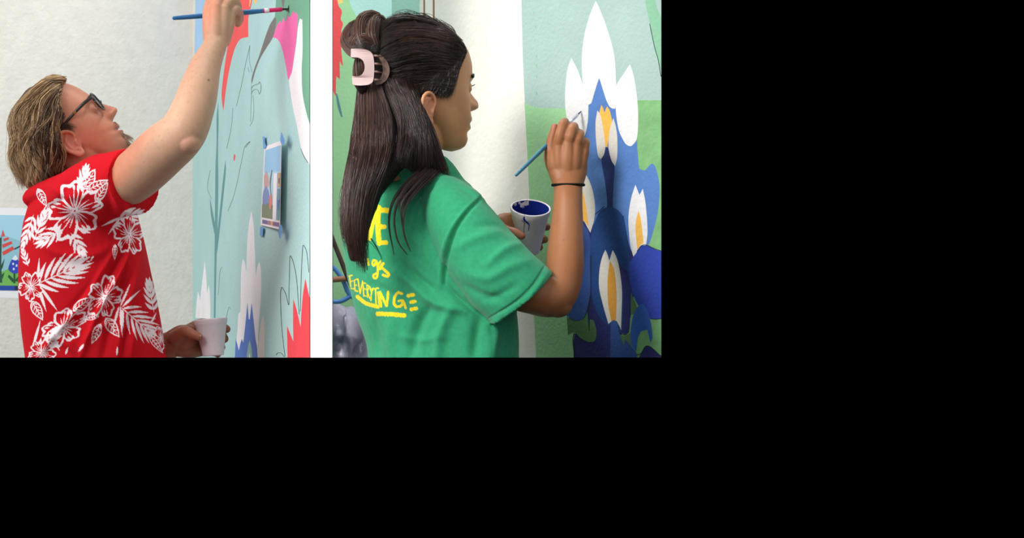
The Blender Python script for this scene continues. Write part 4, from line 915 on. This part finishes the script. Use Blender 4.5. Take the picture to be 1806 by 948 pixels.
for pts, wd in (([(196, 250), (206, 318)], 4.0), ([(248, 92), (232, 180), (207, 318)], 3.6),                                             # V
                ([(268, 100), (262, 230), (272, 350)], 4.6), ([(268, 118), (328, 122)], 4.6), ([(262, 232), (306, 236)], 4.2), ([(270, 345), (318, 346)], 4.2),   # E
                ([(192, 462), (198, 500)], 1.8), ([(250, 474), (232, 468), (224, 492), (238, 506), (252, 480), (262, 530), (256, 584), (238, 594), (232, 572), (262, 556)], 1.9),
                ([(282, 476), (266, 500), (274, 530), (292, 520)], 1.9), ([(300, 492), (286, 512), (312, 540), (338, 566), (330, 580), (300, 572)], 2.4),   # s
                ([(66, 582), (74, 650)], 1.8), ([(60, 580), (84, 572)], 1.7), ([(70, 618), (86, 612)], 1.6), ([(76, 664), (96, 666)], 1.7),
                ([(98, 606), (104, 680)], 1.7), ([(98, 606), (116, 602)], 1.7), ([(100, 642), (114, 642)], 1.6), ([(104, 680), (122, 684)], 1.8),     # E
                ([(124, 600), (138, 700)], 1.8), ([(156, 614), (138, 700)], 1.8),                                                                   # V
                ([(158, 622), (164, 716)], 1.8), ([(158, 624), (178, 630)], 1.7), ([(162, 668), (176, 668)], 1.7), ([(164, 716), (184, 718)], 1.7),       # E
                ([(186, 640), (190, 728)], 1.7), ([(186, 640), (202, 654), (190, 684), (206, 734)], 1.6),                                             # R
                ([(206, 652), (218, 694)], 1.7), ([(234, 664), (218, 694), (214, 748)], 1.8),                                                         # Y
                ([(222, 668), (268, 664)], 2.0), ([(246, 668), (250, 770)], 1.9), ([(262, 690), (272, 790)], 1.9),                                         # T H
                ([(278, 690), (284, 790)], 2.0), ([(282, 700), (322, 786)], 2.2), ([(334, 690), (324, 786)], 2.2),                                     # N
                ([(428, 700), (400, 696), (378, 730), (376, 772), (398, 792), (430, 780), (432, 748)], 2.4), ([(408, 752), (438, 750), (456, 800)], 2.0),     # G
                ([(474, 716), (508, 708)], 3.2), ([(492, 760), (520, 756)], 3.0), ([(496, 810), (530, 804)], 3.2)): stroke(pts, wd)
stroke([(120, 722), (180, 768), (262, 792)], 3.4, .06); stroke([(262, 842), (350, 844), (446, 852)], 3.8, .06)
bk = normals(v, f)[:, 1] < .5
col = np.where((wt > 0)[:, None] & bk[:, None], yel, col)
seamd, _ = dist_poly(q, np.array([(961, 470), (940, 503), (910, 532), (862, 562)], float)); col = np.where((seamd < .7)[:, None], lin((96, 182, 144)), col)
make('shirt', v, f, mat('green_jersey', (52, 160, 114), .85, .15, (420, .35, .0012), attr=True, noise=(120, .10), sheen=.15), wom, True, col)
trousers(wom, 780, DW, .1, mat('dark_denim', (52, 58, 74), .85, .15))

# hair: cap drawn back into the clip, long lengths down the back
hull = [pell(716, 114, DW, 91, 80, .084), pell(770, 100, DW, 47, 56, .080), pell(690, 150, DW, 60, 62, .078), pell(730, 140, DW, 44, 36, .084),
        ptube([(688, 150, 3.11), (690, 215, 3.07), (674, 270, 3.02), (646, 330, 2.985), (630, 400, 2.965), (626, 450, 2.965)], [56, 58, 46, 32, 22, 12], [.06, .055, .045, .032, .022, .012], n=28),
        ptube([(715, 190, 3.08), (736, 235, 3.055), (758, 275, 3.04), (780, 308, 3.035)], [27, 25, 20, 6], [.045, .04, .028, .01], n=20),
        ptube([(700, 200, 3.06), (722, 240, 3.04), (735, 280, 3.02), (744, 306, 3.03)], [40, 36, 26, 10], [.045, .04, .028, .01], n=20),
        ptube([(700, 240, 3.25), (690, 300, 3.26), (680, 360, 3.27)], [40, 36, 20], [.04, .03, .02], n=20)]
v, f = remesh(hull, .005); v = relax(v, f, 8); v = v+normals(v, f)*(.0012*noise3(v, 100, 5))[:, None]
make('hair', v, f, mat('dark_hair_mass', (30, 21, 18), .5, .35, (260, .7, .003)), wom)
om = Over(np.vstack([v, scalp[proj(scalp)[:, 0] < 822]]))
en = ellD(720, 118, 104, 92, DW, .092); ef = ellD(720, 118, 104, 92, DW, .092, True)
CAP = [[(812, 74), (790, 54), (758, 40), (720, 32), (690, 36), (668, 52)], [(818, 82), (796, 64), (762, 50), (722, 46), (688, 56), (664, 76)],
       [(822, 92), (798, 80), (764, 70), (722, 68), (690, 80), (664, 98)], [(817, 104), (796, 98), (764, 92), (724, 92), (692, 102), (664, 114)],
       [(811, 118), (792, 114), (764, 112), (726, 114), (694, 122), (662, 126)], [(805, 132), (788, 130), (760, 130), (726, 132), (694, 138), (660, 138)],
       [(800, 144), (784, 144), (756, 142), (724, 144), (694, 146), (658, 144)], [(797, 160), (780, 156), (754, 150), (722, 154), (692, 154), (656, 150)]]
blk = [om(sheet([lift(g, en) for g in CAP], 2300, 20, .0016, .0008, .003, 60, .002)), sheet([lift(g, ef) for g in CAP], 900, 14, .0016, .0008, -.003)]
tp = [[P(x, y, DW+dz) for x, y in CAP[0]] for dz in (-.07, -.04, 0, .04, .07)]
blk.append(sheet(tp, 600, 16, .002, .001, .001))
blk.append(sheet([[P(814, 74, DW+.02), P(800, 52, DW), P(772, 36, DW), P(748, 32, DW)], [P(776, 44, DW-.01), P(750, 28, DW), P(716, 24, DW), P(690, 30, DW)], [P(740, 34, DW), P(712, 26, DW), P(690, 28, DW), P(672, 40, DW)]], 60, 14, .0035, .002, 0))
# temple wisps
blk.append(om(sheet([lift(g, en) for g in ([(818, 92), (812, 112), (806, 132), (800, 152), (797, 170)], [(808, 104), (802, 124), (796, 146), (790, 164), (785, 174)], [(798, 118), (790, 136), (784, 152), (778, 166), (774, 174)], [(786, 130), (778, 144), (770, 156), (764, 164), (760, 170)], [(772, 128), (764, 142), (756, 154), (748, 164), (742, 172)], [(754, 128), (744, 142), (736, 154), (728, 166), (722, 176)])], 900, 12, .0022, .0006, .001)))
hair_obj('hair_strand', blk, m_hair, wom, (20, 13, 11), (62, 42, 34), .00055)
lg = lambda L: [P(*p) for p in L]
def blend(L):
    o = []
    for x, y, D in L:
        s = min(1, max(0, (y-165)/90)); s = s*s*(3-2*s); o.append((x, y, (en(x, y)-.004)*(1-s)+D*s if y < 215 else D))
    return lg(o)
LONG = [[(632, 152, 3.08), (627, 200, 3.06), (621, 260, 3.02), (606, 330, 2.99), (601, 380, 2.975), (608, 436, 2.975)],
        [(642, 152, 3.05), (636, 205, 3.03), (630, 270, 2.985), (616, 340, 2.955), (613, 400, 2.945), (622, 456, 2.955)],
        [(652, 150, 3.035), (650, 210, 3.01), (644, 280, 2.965), (628, 345, 2.945), (622, 410, 2.94), (632, 472, 2.955)],
        [(660, 146, 3.02), (668, 212, 2.995), (664, 280, 2.96), (642, 345, 2.945), (634, 415, 2.945), (640, 484, 2.96)],
        [(666, 140, 3.015), (688, 205, 2.99), (686, 270, 2.965), (658, 340, 2.955), (646, 410, 2.96), (646, 480, 2.97)]]
lng = [om(sheet([blend(L) for L in LONG], 1700, 24, .0026, .0012, .006, 60, .004, .5))]
MID = [[(674, 138, 3.015), (700, 205, 2.99), (702, 262, 2.975), (686, 300, 2.97)], [(690, 140, 3.015), (716, 200, 2.995), (724, 255, 2.985), (712, 300, 2.985)],
       [(708, 142, 3.02), (730, 192, 3.0), (744, 245, 3.0), (746, 304, 3.005)], [(724, 146, 3.03), (742, 190, 3.02), (758, 240, 3.012), (776, 308, 3.02)], [(734, 154, 3.05), (744, 190, 3.04), (758, 222, 3.03), (776, 262, 3.022), (796, 320, 3.03)]]
mid = [om(sheet([blend(L) for L in MID], 1500, 20, .0026, .0012, .004, 50, .003, .5))]
for L in ([(742, 300, 3.0), (712, 328, 2.975), (692, 358, 2.965), (686, 396, 2.965), (695, 449, 2.965)], [(752, 304, 3.0), (722, 326, 2.97), (702, 354, 2.962), (695, 388, 2.962), (702, 426, 2.962), (719, 449, 2.962)],
          [(764, 306, 3.005), (738, 332, 2.975), (716, 362, 2.965), (711, 388, 2.962), (713, 414, 2.962), (724, 443, 2.962)], [(756, 304, 3.0), (730, 330, 2.97), (708, 360, 2.96), (709, 396, 2.96)],
          [(654, 420, 2.96), (664, 436, 2.96), (672, 452, 2.963), (672, 462, 2.965)]):
    mid.append(bundle(lg(L), [.006, .004, .0022, .0015, .0008], 26 if L[0][1] < 350 else 4, 20, .8))
mid.append(sheet([lg(L) for L in ([(752, 296, 3.0), (726, 318, 2.98), (706, 346, 2.965), (698, 372, 2.965)], [(776, 304, 3.01), (748, 326, 2.985), (722, 352, 2.968), (712, 380, 2.965)])], 90, 14, .003, .001, .001))
hair_obj('hair_strand', lng, m_hair, wom, (24, 15, 13), (92, 60, 50), .0006)
hair_obj('hair_strand', mid, m_hair, wom, (22, 15, 13), (78, 54, 46), .0006)
# bun: looped locks above the clip
BUN = [[(652, 92, 3.05), (628, 92, 3.055), (612, 72, 3.07), (622, 50, 3.08), (642, 46, 3.075), (650, 66, 3.06)], [(640, 88, 3.045), (634, 62, 3.055), (640, 36, 3.075), (658, 30, 3.085), (668, 44, 3.08), (662, 74, 3.06)],
       [(662, 90, 3.05), (656, 60, 3.055), (664, 36, 3.08), (674, 44, 3.085), (676, 64, 3.07)], [(618, 84, 3.06), (630, 70, 3.055), (646, 72, 3.05), (660, 84, 3.05)], [(640, 96, 3.045), (636, 116, 3.04), (634, 140, 3.04), (640, 156, 3.045)]]
bn = remesh([ptube(p, 11, n=16) for p in BUN], .004); make('hair_bun', relax(bn[0], bn[1], 4), bn[1], MATS['dark_hair_mass'], wom)
hair_obj('hair_strand', [bundle(lg(p), [.010, .0128, .0128, .0125, .010], 190, 20, 1.6) for p in BUN], m_hair, wom, (34, 21, 17), (120, 80, 64), .0006)

# claw clip, hair tie, brush, cup
clip = empty('claw_clip', P(645, 120, 3.02), 'pale pink claw clip holding the dark hair of the woman', 'hair clip')
def plate(name, pts, fn, th, m, parent, sm=True):
    q2 = smooth_outline(pts, 5, 50) if sm else np.array(pts, float); n = len(q2)
    a = np.array([P(x, y, fn(x, y)) for x, y in q2]); b = np.array([P(x, y, fn(x, y)+th) for x, y in q2])
    tri = tessellate_polygon([[Vector((x, -y, 0)) for x, y in q2]]); f = []
    for t in tri: f.append(tuple(t)); f.append(tuple(i+n for i in t[::-1]))
    f += [(i, (i+1) % n, n+(i+1) % n, n+i) for i in range(n)]
    o = make(name, np.vstack([a, b]), f, m, parent, False); bm = bmesh.new(); bm.from_mesh(o.data); bmesh.ops.recalc_face_normals(bm, faces=bm.faces); bm.to_mesh(o.data); bm.free()
    return o
m_clip = mat('clip_plastic', (204, 176, 174), .45, .25); m_clip2 = mat('clip_plastic_back', (120, 92, 82), .3, .4)
cf = lambda x, y: 3.012+.000010*(652-x)**2*(x < 652)
plate('clip_wing', [(619, 86), (630, 85.5), (644, 87), (653, 91), (658, 98), (660, 115), (659.5, 132), (657, 144), (650, 149), (638, 150.5), (626, 150), (621.5, 148), (620.5, 134), (628, 134.5), (637, 132), (642, 125), (643, 116), (640, 107), (633, 102), (625, 101), (618.5, 101)], cf, .004, m_clip, clip)
plate('clip_back_wing', [(669, 96), (676, 101), (683, 109), (687, 120), (686.5, 130), (682, 140), (674, 147), (664, 150), (661, 147), (668, 141), (674, 130), (675, 119), (672, 108), (668, 101)], lambda x, y: 3.028-.0004*(x-660)*.3, .005, m_clip2, clip, True)
for k in range(4):
    y = 98+k*14; a, b = ptube([(659, y, 3.016), (666, y+1, 3.012), (673, y+2, 3.022)], [2.2, 2, 1.2], n=10, sub=3); make('tooth', a, b, m_clip2, clip)
tie = empty('hair_tie', P(1002, 326, 3.11), 'thin black hair tie round the wrist holding the brush', 'hair tie')
wc_ = P(1002, 326, 3.112); rx_, rd_ = 27.5*3.112/F, .0245
rg = [wc_+np.array([rx_*math.cos(t), rd_*math.sin(t), .0028*math.cos(2*t)*0+.0016*math.sin(t)]) for t in np.linspace(0, 2*math.pi, 40)]
a, b = tube(rg, [.0026]*40, ref=(0, 0, 1), n=10, sub=1, caps=False); make('band', a, b, mat('black_elastic', (14, 13, 14), .8, .2), tie)
m_bh2 = mat('teal_lacquer', (38, 118, 150), .3, .5)
brush('paintbrush', P(910.5, 308.5, 3.055), P(1025.5, 195.5, 3.262), 'thin teal-blue paintbrush between the fingers of the woman', m_bh2, mat('navy_wet_bristles', (52, 58, 110), .4, .4), .0036, None, (.80, .93))
m_navy = mat('navy_wet_paint', (24, 44, 134), .25, .5, noise=(30, .2))
ctop, cbot = P(936, 365.5, 3.19), P(930, 441, 3.222)
e_, ringp, R_, ax_, h_ = cup('paint_cup', ctop-np.array([0, 0, .0]), cbot+np.array([0, .012, 0]), 34.6*3.19/F, 23*3.2/F, 'white foam cup of dark blue paint in the left hand of the woman', m_navy, fill=.3)

# paint on the woman's cup: bare streaks inside, drips outside
def on_cup(x, y, inner=False):
    best = None
    for z in np.linspace(.3, 1.0, 71):
        r = R_(z)-.0022-.0003 if inner else R_(z)+.0011
        q = ringp(r, z*h_); s = proj(q); d = np.hypot(s[:, 0]-x, s[:, 1]-y)
        k = (q[:, 1] > np.median(q[:, 1])) if inner else (q[:, 1] <= np.median(q[:, 1]))
        d = np.where(k, d, 1e9); i = int(np.argmin(d))
        if best is None or d[i] < best[0]: best = (d[i], q[i])
    return best[1]
m_bare = mat('bare_foam', (232, 218, 216), .6, .3)
lining = [c for c in e_.children if c.name.startswith('paint_lining')][0]
for pts in ([(907, 357), (911, 356.5), (912, 361), (908, 364)], [(915, 355), (919, 354.5), (919.5, 360), (916, 361)], [(918, 360), (922, 357), (925, 353), (930, 352), (934, 354), (934, 359), (929, 362), (925, 364), (922, 367), (919, 365)]):
    o = np.array([on_cup(x, y, True) for x, y in smooth_outline(pts, 3)]); c = o.mean(0); n = len(o)
    make('bare_patch', np.vstack([o, c]), [(i, (i+1) % n, n) for i in range(n)], m_bare, lining)
for pts, r in (([(926, 381), (926.5, 386), (929, 391), (934, 396), (934.5, 402), (933, 407)], (1.0, 2.6, 2.0, .8, .7, .5)), ([(924, 379), (920.5, 384), (921, 388), (926, 393), (925, 402), (924, 410)], (.6, .5, .5, .6, .5, .4))):
    q = [on_cup(x, y) for x, y in pts]; a, b = tube(q, np.array(r)*3.19/F, np.array(r)*.4*3.19/F, n=10, sub=4); make('paint_drip', a, b, m_navy if r[0] == 1.0 else m_dkp, e_)

# ------------------------------------------------------------------ printed sheets
w = wall_mid
_p0, _p1, _p2 = w.hit(462, 330, .003), w.hit(496, 248, .015), w.hit(494, 404, .015); _n = unit(np.cross(_p1-_p0, _p2-_p0)); _n = _n if np.dot(_n, w.n) > 0 else -_n
def SH(x, y, e=0.0):
    cam = np.array([0, 0, ZC]); d = np.array([(x-CX)/F, 1, (CY-y)/F]); return cam+d*(np.dot(_n, _p0+_n*e-cam)/np.dot(_n, d))
sheet_o = empty('taped_print', SH(478, 330), 'small colour print of a flower design taped to the teal mural', 'printout')
def on_sheet(name, pts, m, e, parent, sm=False, n=1):
    q = smooth_outline(pts, 4) if sm else np.array([np.array(pts[i])*(1-t)+np.array(pts[(i+1) % len(pts)])*t for i in range(len(pts)) for t in np.linspace(0, 1, 7)[:-1]])
    a = np.array([SH(x, y, e) for x, y in q]); b = np.array([SH(x, y, e-.0008 if e == 0 else e-.0001) for x, y in q]); k = len(q)
    f = []
    for t in tessellate_polygon([[Vector((x, -y, 0)) for x, y in q]]): f += [tuple(t), tuple(i+k for i in t[::-1])]
    f += [(i, (i+1) % k, k+(i+1) % k, k+i) for i in range(k)]
    return make(name, a, f, m, parent, False) if False else make(name, np.vstack([a, b]), f, m, parent, False)
def C(u, v): # corner-to-corner coordinates on the print
    a = np.array([466.5, 258.5]); b = np.array([496.5, 247.5]); c = np.array([493.8, 404.5]); d = np.array([459.5, 396.5])
    return tuple((a*(1-u)+b*u)*(1-v)+(d*(1-u)+c*u)*v)
Q = lambda u0, v0, u1, v1: [C(u0, v0), C(u1, v0), C(u1, v1), C(u0, v1)]
paper = on_sheet('paper', Q(0, 0, 1, 1), mat('print_paper', (244, 240, 244), .6, .3), 0, sheet_o)
fp = lambda n, c: mat('print_'+n, c, .5, .3)
for nm, pts, c, e, sm in (('sky_area', Q(.05, .05, .96, .90), ('sky', (150, 200, 238)), 1, 0), ('low_sky_area', Q(.05, .34, .96, .72), ('low_sky', (176, 214, 236)), 2, 0), ('field_area', [C(.04, .72), C(.3, .68), C(.62, .75), C(.62, .90), C(.04, .90)], ('field', (122, 132, 104)), 3, 1),
        ('flower_area', [C(.05, .38), C(.2, .32), C(.34, .44), C(.3, .52), C(.12, .54)], ('blush', (206, 160, 160)), 4, 1), ('flower_area', [C(.05, .58), C(.2, .5), C(.36, .58), C(.4, .7), C(.2, .74), C(.05, .72)], ('violet', (120, 140, 196)), 5, 1),
        ('stem_area', [C(.46, .32), C(.5, .31), C(.44, .5), C(.5, .62), C(.46, .62), C(.38, .46)], ('umber', (110, 110, 96)), 6, 1), ('flower_area', [C(.42, .62), C(.52, .6), C(.55, .70), C(.48, .80), C(.40, .74)], ('coral', (232, 120, 104)), 7, 1),
        ('column_area', Q(.60, .36, .80, .90), ('column', (244, 242, 250)), 8, 0), ('flower_area', [C(.84, .36), C(.95, .36), C(.95, .52), C(.84, .52)], ('gold', (216, 168, 120)), 9, 1), ('flower_area', [C(.86, .42), C(.93, .42), C(.93, .48), C(.86, .48)], ('brown', (128, 84, 66)), 10, 1),
        ('leaf_area', Q(.82, .54, .95, .90), ('teal', (110, 160, 184)), 9, 0), ('flower_area', [C(.84, .68), C(.95, .66), C(.93, .78), C(.85, .78)], ('cobalt', (72, 112, 190)), 10, 1),
        ('colour_bar', Q(.08, .925, .34, .975), ('bar_violet', (108, 98, 160)), 3, 0), ('colour_bar', Q(.34, .925, .52, .975), ('bar_rose', (170, 120, 130)), 3, 0), ('colour_bar', Q(.52, .925, .62, .975), ('bar_gold', (222, 170, 104)), 3, 0), ('colour_bar', Q(.62, .925, .96, .975), ('bar_plum', (128, 88, 140)), 3, 0)):
    on_sheet(nm, pts, fp(*c), .00012*e, paper, bool(sm))
m_tape = mat('blue_tape', (110, 164, 226), .7, .2)
for pts in ([(463, 241), (466.5, 240), (467, 252), (470, 257), (468, 262), (464.5, 262)], [(495.5, 234), (497, 233), (502.5, 248), (500, 256), (496.5, 255), (494, 247)], [(459, 400), (464.5, 400), (463, 416), (458, 415)], [(492, 398), (497, 396), (498.5, 404), (494.5, 421), (492.5, 419), (491, 410)]):
    on_sheet('tape_strip', pts, m_tape, .0012, sheet_o, False)

w = wall_back
pos = empty('poster', w.hit(20, 445), 'blurry printed flower poster on the cream wall behind the man in red', 'poster')
pp = w.flat('paper', [(-30, 365.5), (80, 368), (80, 526), (-30, 524)], mat('poster_paper', (246, 246, 250), .6, .3), 6, False, pos)
for nm, pts, c, l, sm in (('sky_area', [(-30, 378), (70, 380), (70, 505), (-30, 503)], (172, 218, 240), 10, 0), ('mountain_area', [(-30, 424), (0, 414), (12, 416), (40, 426), (70, 440), (70, 490), (-30, 490)], (150, 200, 216), 14, 0),
        ('field_area', [(-30, 484), (0, 480), (14, 474), (24, 478), (38, 482), (70, 486), (70, 504), (-30, 503)], (120, 190, 96), 18, 0), ('colour_bar', [(-30, 503), (26, 503.5), (26, 512), (-30, 511)], (38, 76, 168), 22, 0), ('colour_bar', [(26, 503.5), (70, 504), (70, 512), (26, 512)], (36, 48, 74), 22, 0),
        ('red_flower', [(5, 405), (9, 416), (2, 417)], (226, 90, 84), 24, 0), ('red_flower', [(6, 421), (15, 418), (16, 421), (7, 425.5)], (226, 80, 76), 24, 1), ('red_flower', [(4, 431), (20, 425), (22, 429), (5, 437)], (226, 78, 76), 24, 1), ('red_flower', [(4, 444), (22, 434), (25.5, 439), (6, 450)], (226, 78, 76), 24, 1),
        ('stem', [(25, 438), (40, 430), (44, 428), (44, 431), (26, 440)], (44, 84, 78), 26, 0), ('stem', [(-2, 420), (3, 418), (2, 470), (4, 498), (-3, 498)], (44, 84, 70), 26, 0), ('red_flower', [(36, 433), (46, 428), (46, 438), (38, 437)], (206, 80, 84), 28, 1),
        ('leaf', [(1, 470), (8, 456), (5, 470), (1, 478)], (36, 84, 70), 28, 0), ('leaf', [(1, 486), (8, 480), (5, 490), (0, 495)], (36, 92, 64), 28, 0),
        ('blue_flower', [(17, 466), (21, 458), (28, 454), (34, 462), (36, 476), (28, 482), (20, 480), (15, 474)], (52, 76, 190), 28, 1), ('white_tip', [(21, 457), (25, 452), (28, 449), (32, 456), (28, 459)], (236, 240, 250), 32, 1),
        ('white_spot', [(22, 463), (25, 463), (25, 467), (22, 467)], (220, 226, 246), 34, 1), ('white_spot', [(28, 466), (31, 466), (31, 470), (28, 470)], (220, 226, 246), 34, 1), ('white_spot', [(23, 472), (26, 472), (26, 476), (23, 476)], (220, 226, 246), 34, 1),
        ('leaf', [(26, 494), (16, 484), (14, 488), (22, 497)], (36, 88, 56), 32, 0), ('leaf', [(26, 495), (36, 482), (40, 484), (32, 496)], (36, 88, 56), 32, 0), ('leaf', [(24, 482), (27, 482), (27, 499), (24, 499)], (36, 88, 56), 33, 0)):
    w.flat(nm, pts, mat('poster_%d_%d_%d' % c, c, .6, .3), l, bool(sm), pp)

# ------------------------------------------------------------------ things behind the woman, lower left
def px_floor(x, D): return np.array([(x-CX)/F*D, D, 0.0])
a, b = tube([P(578, 400, 3.98), P(652, 586, 3.95), P(740, 806, 3.91), P(828, 1026, 3.87), np.array([P(950, 1330, 3.82)[0], 3.82, .012])], [.0055]*5, n=14)
tag(make('wooden_pole', a, b, mat('dark_brown_wood', (82, 60, 54), .6, .3, (60, .4, .002)), None), 'dark brown wooden pole leaning behind the back of the woman', 'pole')
st = empty('folding_frame', px_floor(600, 4.45), 'blue metal folding frame with a brown bar beside the grey drop cloth', 'frame')
m_bl = mat('blue_enamel', (92, 148, 222), .4, .4)
for L in ([(580, 466), (594, 478), (612, 512), (640, 620), (700, 900)], [(578, 530), (600, 531), (624, 518), (650, 500)]):
    q = [P(x, y, 4.45) for x, y in L]
    if L[0][0] == 580: q[-1][2] = .01
    a, b = tube(q, [.006]*len(q), n=12); make('frame_tube', a, b, m_bl, st)
a, b = tube([P(570, 494, 4.44), P(625, 490, 4.44)], [.0075]*2, n=12); make('cross_bar', a, b, mat('tan_wood', (176, 122, 92), .6, .3), st)
q = px_floor(610, 4.28)
a, b = tube([q+np.array([0, 0, .03]), q+np.array([0, 0, .5]), q+np.array([.0, 0, .95]), q+np.array([.0, 0, 1.10])], [.16, .13, .105, .075], [.16, .12, .09, .07], n=120, sub=44, ref=(0, 1, .01))
a = np.array(a); ang = np.arctan2(a[:, 1]-q[1], a[:, 0]-q[0]); zz = a[:, 2]
rad = 1+(.06*np.sin(ang*4+zz*16)+.05*np.sin(ang*7-zz*25)+.05*np.sin(zz*30+ang*3))
a[:, 0] = q[0]+(a[:, 0]-q[0])*rad; a[:, 1] = q[1]+(a[:, 1]-q[1])*rad
nr = normals(a, np.array([t if len(t) == 4 else (t[0], t[1], t[2], t[2]) for t in b])); wv = a+.03*np.stack([noise3(a, 14, s_) for s_ in (2, 3, 4)], 1)
a = a+nr*(.05*(1-np.abs(noise3(wv, 16, 21, 2))*1.6)+.022*(1-np.abs(noise3(wv, 40, 23, 2))*1.6)-.03)[:, None]
a[:, 2] = np.maximum(.0, a[:, 2])
tag(make('drop_cloth', a, b, mat('grey_cloth', (158, 155, 172), 1.0, .0, (200, .4, .002), noise=(14, .1)), None), 'crumpled lavender-grey drop cloth heaped behind the green shirt', 'drop cloth')
